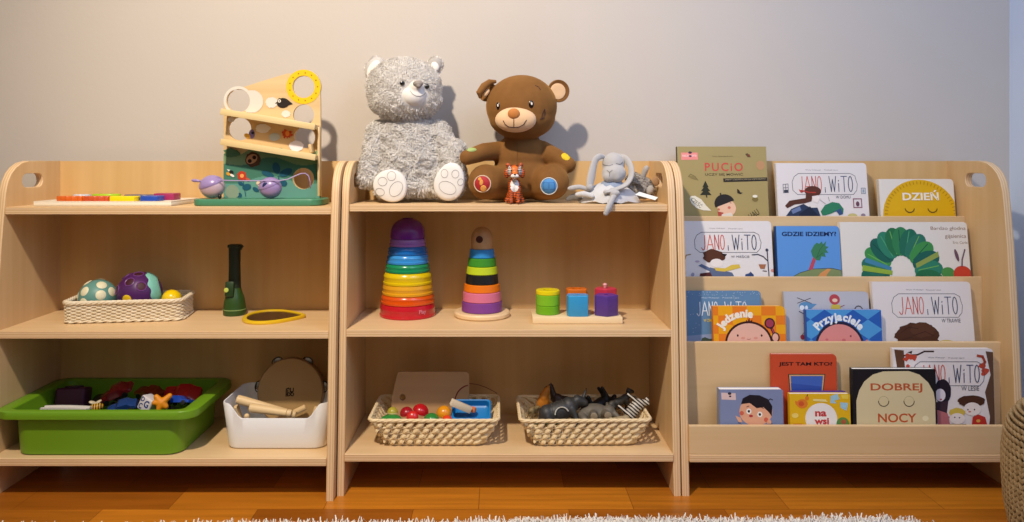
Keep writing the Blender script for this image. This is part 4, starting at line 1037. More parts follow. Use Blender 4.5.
o = thing('alphabet_block', 'white toy block printed with blue letters near the front of the green bin', 'toy block', gp(147, 408, 1.92), 'small toys in the green bin', (R(-10), R(22), R(-18)))
MB().box((0, 0, .012), (.036, .034, .036), bev=.004, seg=3).build('block', mat('block_white', '#cdc8cc', rough=.4), o)
aa = Art(lambda u, v: (u, v), (-.017, .017, -.005, .029), y=-.0172)
for st, x0, z0, x1, z1 in (('G', -.002, .024, .012, .006), ('D', -.015, .028, -.005, .016), ('C', -.014, .012, -.004, -.002)): aa.text(st, x0, z0, x1, z1, '#1c3474', bold=.03)
aa.items['lettering'].V = [Vector((v.x, v.y, v.z)) for v in aa.items['lettering'].V]
aa.done(o)
o = thing('rubber_toy', 'orange yellow rubber toy with rounded lobes between the block and blue car', 'toy', gp(161.5, 403, 1.9), 'small toys in the green bin', (R(-20), R(20), R(8)))
bm_ = blob_mesh([('e', (0, 0, 0), (.011, .006, .011))] + [('c', (0, 0, 0), .010, (d_ * math.cos(R(t_)), 0, d_ * math.sin(R(t_))), .0068) for t_, d_ in ((62, .024), (150, .020), (195, .016), (-20, .014), (270, .014))], .0018, 3)
MB().mesh(bm_).build('toy_body', mat('rubber_orange', '#d8860e', rough=.45, bump=.4, bscale=600), o)
o = thing('toy_bee', 'small yellow and brown striped bee figure at the front of the green bin', 'toy', gp(95, 408, 1.895), 'small toys in the green bin', (0, 0, R(20)))
MB().ell((0, 0, 0), (.02, .011, .011), rot=(0, R(-15), 0)).build('bee_body', stripes('bee_stripes', '#c8961c', '#3a2414', 55, 'X', 0, .5), o)
MB().ell((.006, .002, .013), (.010, .005, .003), rot=(R(25), R(-30), 0)).build('wing', mat('wing_cream', '#bcae90', rough=.4), o)
MB().ell((-.006, .004, .013), (.009, .005, .003), rot=(R(30), R(20), 0)).build('wing', mat('wing_cream', '#bcae90'), o)
for i, (x, y, Y, cl_, lb) in enumerate(((108, 396, 2.035, '#20242c', 'dark grey toy car at the back of the green bin'), (135, 404, 1.965, '#2a1c1c', 'dark brown toy car under the red ones in the green bin'), (170, 412, 1.965, '#181c2c', 'navy toy car beneath the starfish in the green bin'), (108, 416, 1.935, '#1a2a3c', 'slate blue toy car low in the front of the green bin'))):
    car(lb, gp(x, y + 6, Y), (R(random.Random(i).uniform(-15, 25)), R(random.Random(i + 9).uniform(-20, 20)), R(i * 57)), cl_, L=.075)

# ---- white bin with instruments
wz = .1003; wx0 = px(220.5, 1.862); wx1 = -.4135
wbn = thing('white_bin', 'white plastic bin with a dipped front holding wooden instruments', 'bin', ((wx0 + wx1) / 2, 1.949, wz))
Aw, Bw = (wx1 - wx0) / 2, .091; hw_ = .1135
def rim_z(x, y):
    u = x / Aw
    if y < -Bw * .75:
        e = abs(u); t_ = max(0, min(1, (e - .60) / .26)); t_ = t_ * t_ * (3 - 2 * t_); return hw_ - .036 * (1 - t_)
    return hw_
def Lw(i, q, dz=0):
    # q 0 bottom .. 1 rim; every loop carries the same points
    out = []
    for v in rrect(Aw - .012 * (1 - q) - i, Bw - .008 * (1 - q) - i, .026, 0, 8): out.append(v)
    dense = []
    for k in range(len(out)):
        a_, b_ = out[k], out[(k + 1) % len(out)]; m_ = 26 if (b_ - a_).length > .05 else 1
        for j in range(m_): dense.append(a_.lerp(b_, j / m_))
    return [Vector((v.x, v.y, (rim_z(v.x, v.y) + dz) * q)) for v in dense]
wpl = mat('white_plastic', '#e9e9ea', rough=.3, coat=.1)
MB().loft([Lw(.006, 0), Lw(.001, .02), Lw(0, .05), Lw(0, .5), Lw(0, .98), Lw(.001, 1), Lw(.003, .995), Lw(.003, .5), Lw(.003, .04), Lw(.006, .03)]).build('tub', wpl, wbn)
# hand slot on its left end
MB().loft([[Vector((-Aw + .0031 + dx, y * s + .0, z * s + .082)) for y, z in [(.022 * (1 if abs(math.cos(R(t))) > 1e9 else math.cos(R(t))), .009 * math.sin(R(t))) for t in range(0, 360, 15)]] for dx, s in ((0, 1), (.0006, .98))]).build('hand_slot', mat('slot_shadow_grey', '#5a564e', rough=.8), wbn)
# tambourine
tmb = thing('tambourine', 'round brown hand drum with metal jingles leaning in the white bin', 'tambourine', P(288, 432, 1.945) + Vector((0, .005, .011)), rot=(R(-10), R(0), 0))
rt_ = 32.8 * 1.975 / F; cz_ = rt_ + .002
TB = Matrix.Translation((0, 0, cz_)) @ Euler((R(90), 0, 0)).to_matrix().to_4x4()
MB().lathe([(0, .001), (rt_ - .002, .001), (rt_, -.001), (rt_, -.030), (rt_ - .006, -.030), (rt_ - .006, -.001)], seg=64, M=TB).build('drum_frame', mat('drum_wood', '#8f6f48', rough=.5), tmb)
MB().lathe([(rt_ - .003, .0016), (0, .0022)], seg=64, M=TB).build('drum_skin', mat('drum_skin_tan', '#a88858', rough=.55, alt='#9e7e50', nscale=(8, 8, 8)), tmb)
for ag in (62, 118, 8, 172, 240, 300):
    cx, cz2 = rt_ * 1.0 * math.cos(R(ag)), cz_ + rt_ * 1.0 * math.sin(R(ag))
    h1 = MB()
    q = Matrix.Translation((cx, .016, cz2)) @ Euler((0, R(90 - ag), 0)).to_matrix().to_4x4()
    MB().tube([q @ Vector((.014 * math.cos(R(t)), -.006, .010 * math.sin(R(t)))) for t in range(-10, 191, 12)], .0014, 6).build('jingle_guard', mat('jingle_dark', '#2c2620', rough=.35, metal=.6), tmb)
    for dy in (-.001, .004): h1.lathe([(0, 0), (.009, .0004), (.0095, .0012), (.004, .0022), (0, .0024)], seg=20, M=q @ Matrix.Translation((0, dy - .002, .001)) @ Euler((R(90), 0, 0)).to_matrix().to_4x4())
    h1.build('jingle', mat('jingle_metal', '#8a8278', rough=.25, metal=1), tmb)
a = Art(lambda u, v: ((u - 350) / 4.742 * 1.975 / F, cz_ - (v - 203) / 4.742 * 1.975 / F), (-.05, .05, 0, .2), y=-.0030)
dkb = '#2c1a10'
a.line([(333, 222), (333, 190), (343, 186), (347, 190)], 5, dkb).line([(340, 222), (340, 195)], 4, dkb)
a.line([(352, 186), (352, 202), (362, 202)], 4.5, dkb).line([(366, 186), (366, 200), (355, 206)], 4.5, dkb).line(circ(345, 214, 7, 7, 10), 4, dkb, closed=True).line(circ(362, 214, 7, 7, 10), 4, dkb, closed=True)
a.items['illustration'].build('printed_mark', a.m['illustration'], tmb, smooth=False)
wst = wood('stick_wood', '#cfae7c', '#dec294', 'X')
def stick(label, p0, p1, r0, r1, name='wooden_stick', n_=8):
    a_, b_ = Vector(p0), Vector(p1); d = b_ - a_
    o = thing(name, label, 'instrument', a_, 'wooden instruments in the white bin'); o.rotation_mode = 'QUATERNION'; o.rotation_quaternion = d.to_track_quat('X', 'Z')
    L = d.length; Mx = Euler((0, R(90), 0)).to_matrix().to_4x4()
    MB().lathe([(0, 0), (r0 * .7, .0006), (r0 * .97, .003), (r0, .007), (r0 * .98, L * .2), (r1, L * .8), (r1, L - .004), (r1 * .8, L - .001), (0, L)], seg=20, M=Mx).build('stick_body', wst, o)
    MB().tube([Mx @ Vector((r1 * 1.02 * math.cos(2 * PI * k / 20), r1 * 1.02 * math.sin(2 * PI * k / 20), L - .012)) for k in range(20)], .0008, 5, closed=True).build('groove_ring', mat('groove_brown', '#9c7a4c', rough=.6), o)
stick('pale wooden stick sloping down from the left side of the white bin', P(236.5, 399, 1.914), P(296, 415, 1.91), .0115, .009)
stick('pale wooden stick crossing just behind the dip of the white bin', P(249.5, 407.5, 1.888), P(292, 413.5, 1.880), .0115, .009)
stick('yellowish wooden stick rising to the right over the front of the drum', P(306, 407, 1.933), P(276, 421, 1.931), .0075, .0075)
stick('short wooden peg beside the left wall of the white bin', P(236, 405.5, 1.925), P(243, 428, 1.94), .0075, .007)
stick('short wooden peg standing near the left dip of the white bin', P(246.5, 414.5, 1.878), P(249, 432, 1.9), .0065, .006)
stick('short wooden peg at the right end of the white bin', P(317.5, 406.5, 1.93), P(312, 424, 1.92), .008, .0075)
# ============================================================ TOYS, MIDDLE SHELF
Z2 = .6993; Z2m = .3953
def eyeball(root, bv, px_, py_, r_, m, name='eye', flatn=.7, glint=True):
    l, no = hit(bv, px_, py_)
    q = no.to_track_quat('Z', 'Y').to_matrix().to_4x4(); q.translation = l + no * r_ * .1
    mb = MB().ell((0, 0, 0), (r_, r_, r_ * flatn), M=q, seg=16, rings=10)
    o = wpart(root, name, mb, m)
    if glint:
        g = MB().ell(l + no * r_ * .75 + Vector((-.25 * r_, -.1 * r_, .35 * r_)), (r_ * .28,) * 3, seg=8, rings=6)
        wpart(o, 'glint', g.move(-Vector(root.location)).move(Vector(root.location)), flat('#f2f2f2', .2))
    return o
# ---------------- grey plush bear
gb_ = thing('teddy_bear', 'shaggy light grey teddy bear with white paw soles, sitting on the middle shelf', 'teddy bear', P(408, 205, 2.0) * 1)
gb_.location.z = Z2
Yb = 2.025
def E(x, y, Y, rx, ry, rz, rot=None): return ('e', P(x, y, Y), (rx * Y / F, ry, rz * Y / F), rot)
def Cc(x0, y0, Y0, r0, x1, y1, Y1, r1): return ('c', P(x0, y0, Y0), r0 * Y0 / F, P(x1, y1, Y1), r1 * Y1 / F)
pr = [E(410, 162, 2.03, 36, .072, 37), E(408, 140, 2.035, 32, .062, 30), E(404, 87.5, 2.02, 37.5, .078, 30), E(405, 100, 2.015, 36.5, .076, 20),
      Cc(379, 133, 2.03, 12.5, 367, 178, 1.99, 9.5), Cc(438.5, 133, 2.03, 12.5, 455, 170, 1.985, 10.5), Cc(455, 150, 2.0, 11, 452, 172, 1.975, 9),
      Cc(398, 182, 2.03, 19, 391, 183.5, 1.99, 16.8), Cc(430, 182, 2.03, 18, 448.5, 182, 1.99, 17), E(412, 187, 2.02, 33, .07, 10)]
gm = blob_mesh(pr, .005, 5)
gears = blob_mesh([('e', P(375, 68.5, 2.045), (.025, .016, .034), (0, R(28), 0)), ('e', P(434.5, 65.5, 2.05), (.021, .016, .024), (0, R(30), 0))], .004, 3)
bv = bvh_of(gm)
gfur = mat('grey_plush', '#b9b3ac', rough=1, spec=0)
_nt = gfur.node_tree; _b = _nt.nodes['Principled BSDF']; _g = _nt.nodes.new('ShaderNodeNewGeometry'); _c = _nt.nodes.new('ShaderNodeValToRGB')
_c.color_ramp.elements[0].color = lin('#d6d1cb'); _c.color_ramp.elements[1].color = lin('#faf8f5'); _c.color_ramp.elements[0].position = .0
_nt.links.new(_g.outputs['Random Per Island'], _c.inputs[0]); _nt.links.new(_c.outputs[0], _b.inputs['Base Color'])
_t = _nt.nodes.new('ShaderNodeBsdfTranslucent'); _x = _nt.nodes.new('ShaderNodeMixShader'); _x.inputs[0].default_value = .5
_nt.links.new(_c.outputs[0], _t.inputs[0]); _nt.links.new(_b.outputs[0], _x.inputs[1]); _nt.links.new(_t.outputs[0], _x.inputs[2]); _nt.links.new(_x.outputs[0], _nt.nodes['Material Output'].inputs[0])
mz = P(414, 94.5, 1.955); so = [(P(390, 185, 1.93), .043), (P(449.5, 181.5, 1.93), .042)]
eyes_g = [hit(bv, 402.3, 83.2)[0], hit(bv, 426.8, 86.5)[0]]
def keep_g(c, n):
    if c.z < .712 and n.z < .1: return False
    if (c - mz).length < .036: return False
    for e_ in eyes_g:
        if (c - e_).length < .0095: return False
    for p_, r_ in so:
        d = c - p_
        if math.hypot(d.x, d.z) < r_ and c.y < 1.96: return False
    return True
mbf = MB().mesh(gm)
f1 = fur(gm, 34000, .0105, .0034, 5, lambda c, n: keep_g(c, n) and c.z < .93, .5, .8, 30)
mbf.add(f1.V, f1.Fc)
f1 = fur(gm, 34000, .0075, .0028, 15, lambda c, n: keep_g(c, n) and c.z >= .93, .35, .6, 34)
mbf.add(f1.V, f1.Fc)
wpart(gb_, 'body', mbf, gfur)
em = MB().mesh(gears); f2 = fur(gears, 1800, .008, .003, 6, lambda c, n: n.y > -.35, .2, .6, 38); em.add(f2.V, f2.Fc)
wpart(gb_, 'ears', em, gfur)
white_pl = mat('white_plush', '#e4dfd8', rough=.9, spec=.05, sheen=.4)
for x, y, a_, b2, ro in ((373.5, 69.5, .015, .027, 28), (435.0, 66.5, .010, .013, -25)):
    wpart(gb_, 'inner_ear', MB().ell(P(x, y, 2.028), (a_, .005, b2), rot=(0, R(ro), 0)), white_pl)
mu = blob_mesh([('e', P(413, 96, 1.962), (.035, .030, .029)), ('e', P(416.5, 87.5, 1.958), (.020, .028, .018))], .003, 6)
wpart(gb_, 'muzzle', MB().mesh(mu), white_pl); bm2 = bvh_of(mu)
nz_ = blob_mesh([('e', P(418, 83.6, 1.932), (.0135, .008, .008)), ('e', P(418.5, 86, 1.93), (.007, .007, .006))], .0015, 3)
wpart(gb_, 'nose', MB().mesh(nz_), mat('grey_nose', '#8a8078', rough=.5))
ln = trace(bm2, [(410, 90.5), (412.5, 94), (416, 96), (420, 96.3), (424, 94.5), (426.5, 91.5)])
wpart(gb_, 'mouth', MB().tube(ln, .0007, 6), mat('thread_grey', '#8e867e', rough=.8))
bk = mat('eye_black', '#120f0e', rough=.12, coat=.6)
for x, y in ((402.3, 83.2), (426.8, 86.5)): eyeball(gb_, bv, x, y, .0068, bk, flatn=1.0)
def sole(root, cx, cy, Y, rx, ry, rot, m, pads):
    q = Matrix.Translation(P(cx, cy, Y)) @ Euler((0, R(rot), 0)).to_matrix().to_4x4()
    k = Y / F
    pts = [Vector((rx * k * math.cos(2 * PI * i / 40) * (1 - .10 * math.sin(2 * PI * i / 40)), 0, ry * k * math.sin(2 * PI * i / 40))) for i in range(40)]
    loops = []
    for yy, s in ((.02, .97), (.006, 1.0), (-.001, .985), (-.005, .93), (-.0075, .8), (-.0085, .5)):
        loops.append([Vector((p.x * s, yy, p.z * s)) for p in pts])
    me_ = MB().loft(loops, M=q)
    tmp = bpy.data.meshes.new('t'); tmp.from_pydata([tuple(v) for v in me_.V], [], me_.Fc); bv_ = bvh_of(tmp)
    o = wpart(root, 'paw_sole', me_, m); pm = mat('thread_pale_grey', '#9a928c', rough=.8)
    for (x, y, a_, b_, r_) in pads:
        ring = trace(bv_, [(x + a_ * math.cos(t) * math.cos(R(r_)) - b_ * math.sin(t) * math.sin(R(r_)), y + a_ * math.cos(t) * math.sin(R(r_)) + b_ * math.sin(t) * math.cos(R(r_))) for t in [2 * PI * i / 24 for i in range(25)]], .0004)
        if len(ring) > 4: MB().tube(ring, .00055, 5).move(-Vector(root.location)).build('pad_outline', pm, o)
    bpy.data.meshes.remove(tmp)
sole(gb_, 390.5, 185.5, 1.937, 17.5, 16.2, 28, white_pl, [(396, 189, 5.8, 8.2, 35), (382.5, 181.5, 4.5, 4.3, 0), (391.5, 176, 4.3, 4.5, 0), (380, 192, 4.5, 3.6, 20)])
sole(gb_, 449.5, 181.7, 1.937, 15.2, 19.5, 16, white_pl, [(447.5, 187.8, 9, 6, 25), (444.5, 173.5, 3.4, 4.2, 0), (455.3, 174, 3.6, 4, 0), (460.5, 182, 2.8, 3.4, 20)])
# ---------------- brown plush bear
bb_ = thing('teddy_bear', 'smooth brown teddy bear with coloured round patches on paws, sitting on the middle shelf', 'teddy bear', (P(518, 0, 2.0).x, 2.0, Z2))
pr = [E(521, 176, 2.03, 30, .066, 24), E(521, 158, 2.035, 27, .060, 26), E(521.5, 106.5, 2.01, 35.8, .082, 31.5), E(522, 117, 2.01, 33.5, .078, 23),
      Cc(500, 151, 2.03, 10, 484, 152, 1.985, 9.2), Cc(484, 152, 1.985, 9.2, 467, 157.5, 1.945, 7.8), Cc(542, 151, 2.03, 10.5, 556, 158, 2.0, 9.8), Cc(556, 158, 2.0, 9.8, 568, 165, 1.98, 8.2),
      Cc(503, 184, 2.02, 17, 486, 182, 1.965, 18.0), Cc(540, 184, 2.02, 17, 551.5, 182, 1.965, 18.0), E(520, 189.5, 2.03, 30, .06, 9)]
bmz = blob_mesh(pr, .0035, 6)
bv = bvh_of(bmz)
brown = mat('brown_velvet', '#6f4a26', rough=.8, spec=.1, sheen=.5, alt='#835a30', nscale=(14, 14, 14))
brown.node_tree.nodes['Principled BSDF'].inputs['Sheen Tint'].default_value = lin('#c89a5c')
wpart(bb_, 'body', MB().mesh(bmz), brown)
crm = mat('cream_plush', '#ddb68c', rough=.85, spec=.05, sheen=.3)
# ears: cupped discs, the left one folded over
def ear(cx, cy, Y, r_, rotz, roty, inner, fold=0):
    k = Y / F
    q = Matrix.Translation(P(cx, cy, Y)) @ Euler((0, R(roty), R(rotz))).to_matrix().to_4x4()
    me_ = MB().loft([[Vector((r_ * k * s * math.cos(t) * 1.0, y, r_ * k * s * math.sin(t) * (1 - fold * .35))) for t in [2 * PI * i / 32 for i in range(32)]] for y, s in ((.006, .3), (.009, .75), (.006, .96), (0, 1.02), (-.005, .97), (-.004, .82), (.001, .6), (.003, .2))], M=q)
    wpart(bb_, 'ear', me_, brown)
    if inner:
        me_ = MB().loft([[Vector((r_ * k * s * math.cos(t) * .74 - r_ * k * .08, y, r_ * k * s * math.sin(t) * .74 - r_ * k * .05)) for t in [2 * PI * i / 28 for i in range(28)]] for y, s in ((.002, 1), (-.0035, .96), (-.0045, .8), (-.003, .3))], M=q)
        wpart(bb_, 'inner_ear', me_, crm)
ear(558.5, 91, 2.015, 11.2, 12, 10, True)
ear(487.5, 92, 2.015, 10.6, -40, -38, False, .6)
wpart(bb_, 'ear_fold', MB().tube([P(480.5, 98, 1.99), P(479.5, 93, 1.985), P(484, 86.5, 1.985), P(490, 82, 1.99), P(496, 81.5, 1.995)], [.004, .0095, .0105, .008, .004], 12), brown)
wpart(bb_, 'inner_ear', MB().ell(P(486.5, 93, 1.99), (.006, .006, .012), rot=(0, R(35), 0)), crm)
mu = blob_mesh([('e', P(515.7, 119.8, 1.94), (20.8 * 1.94 / F, .028, 12.8 * 1.94 / F))], .003, 2)
wpart(bb_, 'muzzle', MB().mesh(mu), crm); bm2 = bvh_of(mu)
l, no = hit(bm2, 513.8, 113.8)
wpart(bb_, 'nose', MB().ell(l + no * .001, (.0155, .007, .0135)), mat('orange_nose', '#b9712c', rough=.7, sheen=.3))
th = mat('thread_brown', '#3a2026', rough=.7)
for pts in ([(513.8, 119), (513.8, 127)], [(503.2, 120.5), (505, 124), (508.5, 126.8), (513.8, 127.4), (519, 127), (523.5, 124.5), (526.5, 120)]):
    wpart(bb_, 'mouth_stitch', MB().tube(trace(bm2, pts), .0009, 6), th)
for x, y, w_ in ((498.1, 106, 1.7), (531.2, 104.3, 2.5)):
    pt = patch(bv, x, y, w_, 3.9, .0012); wpart(bb_, 'eye', pt, mat('eye_dark_brown', '#1c100c', rough=.2))
    pt = patch(bv, x + .3, y - .6, w_ * .4, 1.7, .0022); wpart(bb_, 'eye_glint', pt, flat('#e8e4e0'))
for pts in ([(535, 85.5), (538.5, 87), (540.5, 90)], [(541.5, 117.5), (543, 112), (544.5, 109), (545, 113), (543.5, 118), (540, 119)]):
    wpart(bb_, 'stitching', MB().tube(trace(bv, pts), .0008, 6), th)
ring = lambda cx, cy, r_: [(cx + r_ * math.cos(2 * PI * i / 28), cy + r_ * math.sin(2 * PI * i / 28)) for i in range(29)]
for cx, cy, r_, c0, c1, c2_ in ((482.5, 183.8, 7.6, '#a8242c', '#d8c0a8', None), (549, 186, 7.6, '#4c8cc8', '#cfd4d4', None)):
    p_ = wpart(bb_, 'paw_patch', patch(bv, cx, cy, r_, r_, .0016), mat('patch_' + c0[1:], c0, rough=.7))
    MB().tube(trace(bv, ring(cx, cy, r_ + .5), .0008), .0014, 6).move(-Vector(bb_.location)).build('patch_border', mat('border_' + c1[1:], c1, rough=.7), p_)
    if cx < 500:
        for x, y, a_, b_ in ((483.5, 188, 3.4, 3.4), (481.5, 182.5, 2.2, 3.6), (480, 179.3, 2, 2)):
            patch(bv, x, y, a_, b_, .0028, n=14).move(-Vector(bb_.location)).build('duck_motif', mat('motif_yellow', '#d99a48', rough=.7), p_)
    else:
        for x in (546.2, 551.8):
            MB().tube(trace(bv, [(x - 2.4, 182.6), (x + 2.4, 182.6), (x + 2.4, 189), (x - 2.4, 189), (x - 2.4, 182.6)], .002), .0007, 5).move(-Vector(bb_.location)).build('book_motif', mat('motif_blue', '#2c5c9c', rough=.7), p_)
wpart(bb_, 'arm_patch', patch(bv, 565.6, 156.8, 4.6, 3.3, .0016, rot=.5), mat('patch_yellow', '#d8b81c', rough=.7))
wpart(bb_, 'arm_patch', patch(bv, 471.5, 149.8, 5, 2, .0016), mat('patch_green', '#9db06a', rough=.7))
wpart(bb_, 'belly_seam', MB().tube(trace(bv, [(517, 143), (517.5, 155), (517, 170), (516, 185)], .0), .0005, 5), mat('seam_brown', '#5c3612', rough=.8))

# ---------------- tiger figurine
tg = thing('toy_tiger', 'small orange tiger figurine sitting between the feet of the brown bear', 'toy tiger', (P(514.5, 0, 1.915).x, 1.918, Z2 + .0003))
Yt = 1.915
pr = [E(514.5, 171.5, 1.915, 7, .016, 7), E(514.8, 176, 1.905, 4.6, .015, 4.2), E(514.5, 186, 1.925, 6.6, .018, 9), E(514.5, 196, 1.928, 8.2, .024, 7.2),
      Cc(511.3, 188, 1.91, 3.1, 511, 201, 1.902, 2.3), Cc(518, 188, 1.91, 3.1, 518, 201, 1.902, 2.3), E(510.8, 202, 1.898, 2.6, .009, 1.8), E(518.2, 202, 1.898, 2.6, .009, 1.8),
      E(507.5, 200, 1.925, 3, .014, 3), E(521.6, 200, 1.925, 3, .014, 3), E(508, 165.2, 1.92, 2.4, .004, 2.6), E(521, 165.2, 1.92, 2.4, .004, 2.6), E(506.6, 173.5, 1.918, 2.6, .008, 5), E(522.4, 173.5, 1.918, 2.6, .008, 5)]
tm = blob_mesh(pr, .0014, 4); bv = bvh_of(tm)
wpart(tg, 'body', MB().mesh(tm), stripes('tiger_coat', '#3a1a10', '#b8501c', 62, 'Z', 6.0, .22, .4))
wpart(tg, 'face', patch(bv, 514.8, 170, 3.6, 4.2, .0006), mat('tiger_orange', '#cc6a20', rough=.4))
wpart(tg, 'muzzle', MB().ell(P(514.8, 176.2, 1.894), (.0105, .007, .006)), mat('tiger_white', '#ddd6d0', rough=.4))
wpart(tg, 'chest', patch(bv, 514.6, 185.5, 4.4, 6.6, .0008), mat('tiger_white', '#ddd6d0'))
wpart(tg, 'nose', MB().ell(P(514.9, 174.6, 1.889), (.0032, .003, .0022)), mat('tiger_nose', '#3a1c16', rough=.4))
for x in (509.3, 520.2): wpart(tg, 'cheek', patch(bv, x, 170.5, 1.9, 4.6, .0007), stripes('tiger_cheek', '#262020', '#d8d4d2', 75, 'Z', 2, .45, .4))
for x in (511.6, 518): eyeball(tg, bv, x, 170.6, .0022, mat('tiger_eye', '#241a10', rough=.15), glint=False)
wpart(tg, 'mouth', MB().tube([P(511.5, 177.8, 1.888), P(514.9, 176.8, 1.886), P(518, 177.8, 1.888)], .0005, 5), mat('tiger_nose', '#3a1c16'))

# ---------------- bunny comforter
bn = thing('bunny_comforter', 'grey long-eared bunny comforter cloth sitting at the right end of the shelf top', 'comforter', (P(611, 0, 1.95).x, 1.955, Z2))
gp_ = mat('bunny_grey', '#b2afad', rough=.9, spec=.05, sheen=.4, bump=.3, bscale=500); lb = mat('bunny_blanket', '#c6c5c6', rough=.9, spec=.05, sheen=.3, bump=.35, bscale=400)
hd = blob_mesh([E(613.5, 164.5, 1.965, 11.3, .030, 12.2), E(614, 173.5, 1.95, 12.2, .030, 10), E(609, 176.5, 1.94, 6.5, .018, 6), E(616, 176.5, 1.938, 6, .018, 6)], .0025, 5); bv = bvh_of(hd)
wpart(bn, 'head', MB().mesh(hd), gp_)
def strap(pts, rs, m, name, flat_=.55):
    mb = MB().tube(smoothp(pts), smoothr(rs, len(pts)), 14, flat=flat_)
    for p, r_ in ((pts[0], rs[0]), (pts[-1], rs[-1])): mb.ell(p, (r_, r_ * .8, r_), seg=14, rings=10)
    return wpart(bn, name, mb, m)
def smoothp(pts, n=5):
    P_ = [Vector(p) for p in pts]; out = []
    for i in range(len(P_) - 1):
        p0, p1, p2, p3 = P_[max(0, i - 1)], P_[i], P_[i + 1], P_[min(len(P_) - 1, i + 2)]
        for k in range(n):
            t = k / n; out.append(.5 * ((2 * p1) + (p2 - p0) * t + (2 * p0 - 5 * p1 + 4 * p2 - p3) * t * t + (3 * p1 - p0 - 3 * p2 + p3) * t ** 3))
    return out + [P_[-1]]
def smoothr(rs, m, n=5):
    out = []
    for i in range(m - 1):
        for k in range(n): out.append(rs[i] + (rs[i + 1] - rs[i]) * k / n)
    return out + [rs[-1]]
strap([P(605, 157.5, 1.97), P(600, 156.5, 1.955), P(595.5, 160, 1.95), P(593, 168, 1.945), P(591, 178, 1.94), P(589.5, 187, 1.935)], [.004, .008, .009, .010, .0115, .009], gp_, 'ear')
strap([P(620, 155.5, 1.968), P(626, 159, 1.955), P(630.5, 167, 1.94), P(631, 176, 1.93), P(626, 184.5, 1.92), P(617, 189, 1.912), P(609, 191.5, 1.908), P(605.5, 192, 1.906)], [.005, .0085, .0095, .0095, .010, .010, .009, .006], gp_, 'ear')
for pts in ([(601.5, 163.5), (605, 165.2), (609, 166), (613, 164.5)], [(616, 163.5), (620, 164.5), (622.5, 162)], [(609.6, 172.2), (609.6, 176.5)], [(607, 170.3), (609.6, 172.4), (612.4, 170.3)]):
    wpart(bn, 'stitching', MB().tube(trace(bv, pts), .0007, 5), mat('thread_taupe', '#6f6a6c', rough=.8))
# blanket: a draped sheet with folds
def drape(root, name, cx, cy0, ax_, ay_, zt, m, seed, pts, zf):
    """outline in room x/y, heights from zf"""
    mb = MB(); n = len(pts); rings_ = 7; vs = [Vector((cx, cy0, zf(cx, cy0, 0)))]
    for j in range(1, rings_ + 1):
        for p in pts:
            x = cx + (p[0] - cx) * j / rings_; y = cy0 + (p[1] - cy0) * j / rings_
            vs.append(Vector((x, y, zf(x, y, j / rings_))))
    top = len(vs); fs = []
    for k in range(n): fs.append((0, 1 + k, 1 + (k + 1) % n))
    for j in range(rings_ - 1):
        a_ = 1 + j * n; b_ = a_ + n
        for k in range(n): fs.append((a_ + k, b_ + k, b_ + (k + 1) % n, a_ + (k + 1) % n))
    low = [v - Vector((0, 0, .0025)) for v in vs]
    fs2 = [tuple(i + top for i in f)[::-1] for f in fs]
    a_ = 1 + (rings_ - 1) * n
    side = [(a_ + k, a_ + k + top, a_ + (k + 1) % n + top, a_ + (k + 1) % n) for k in range(n)]
    mb.add(vs + low, fs + fs2 + side)
    return wpart(root, name, mb, m, angle=60)
rr = random.Random(7)
x_a, x_b = P(582, 0, 1.93).x, P(639, 0, 1.93).x; cxb = (x_a + x_b) / 2
pts = []
for k in range(40):
    t = 2 * PI * k / 40
    pts.append((cxb + (x_b - x_a) / 2 * math.cos(t) * (1 + .10 * math.cos(4 * t)), 1.952 + .046 * math.sin(t) * (1 + .12 * math.cos(4 * t))))
drape(bn, 'blanket', cxb, 1.955, 0, 0, 0, lb, 1, pts, lambda x, y, q: Z2 + .0035 + .056 * (1 - q) ** .55 + .006 * (1 - q * .6) * (1 + math.sin(math.atan2(y - 1.955, x - cxb) * 7)) * q)
wpart(bn, 'chest', MB().mesh(blob_mesh([E(612, 187, 1.955, 13, .028, 8.5)], .003, 2)), mat('bunny_blue_grey', '#8f9bb0', rough=.9, sheen=.3))
strap([P(612, 191, 1.915), P(613, 194, 1.905), P(617, 193, 1.903)], [.008, .011, .007], gp_, 'hand', .8)
strap([P(613.5, 197, 1.90), P(610.5, 203, 1.885), P(608, 209, 1.880), P(606, 213.2, 1.878)], [.008, .0085, .0095, .0065], gp_, 'foot', .8)
strap([P(588, 189.5, 1.94), P(580, 187, 1.94), P(572, 188, 1.94), P(569, 188.5, 1.94)], [.005, .006, .0065, .004], gp_, 'arm', .8)
strap([P(592, 196, 1.92), P(584, 194, 1.925), P(577, 194.5, 1.93)], [.006, .0075, .005], lb, 'leg', .8)
strap([P(583, 200, 1.945), P(575, 197, 1.95), P(568, 199, 1.955)], [.006, .009, .006], mat('bunny_dark_grey', '#6c6864', rough=.9, sheen=.3), 'blanket_corner', .6)
o = wpart(bn, 'care_tag', MB().prism([(0, 0), (.050, -.014), (.058, -.004), (.012, .010)], 0, .0008, M=Matrix.Translation(P(635, 194.5, 1.925)) @ Euler((R(-42), R(4), 0)).to_matrix().to_4x4()), mat('tag_white', '#e0e0da', rough=.6), smooth=False)
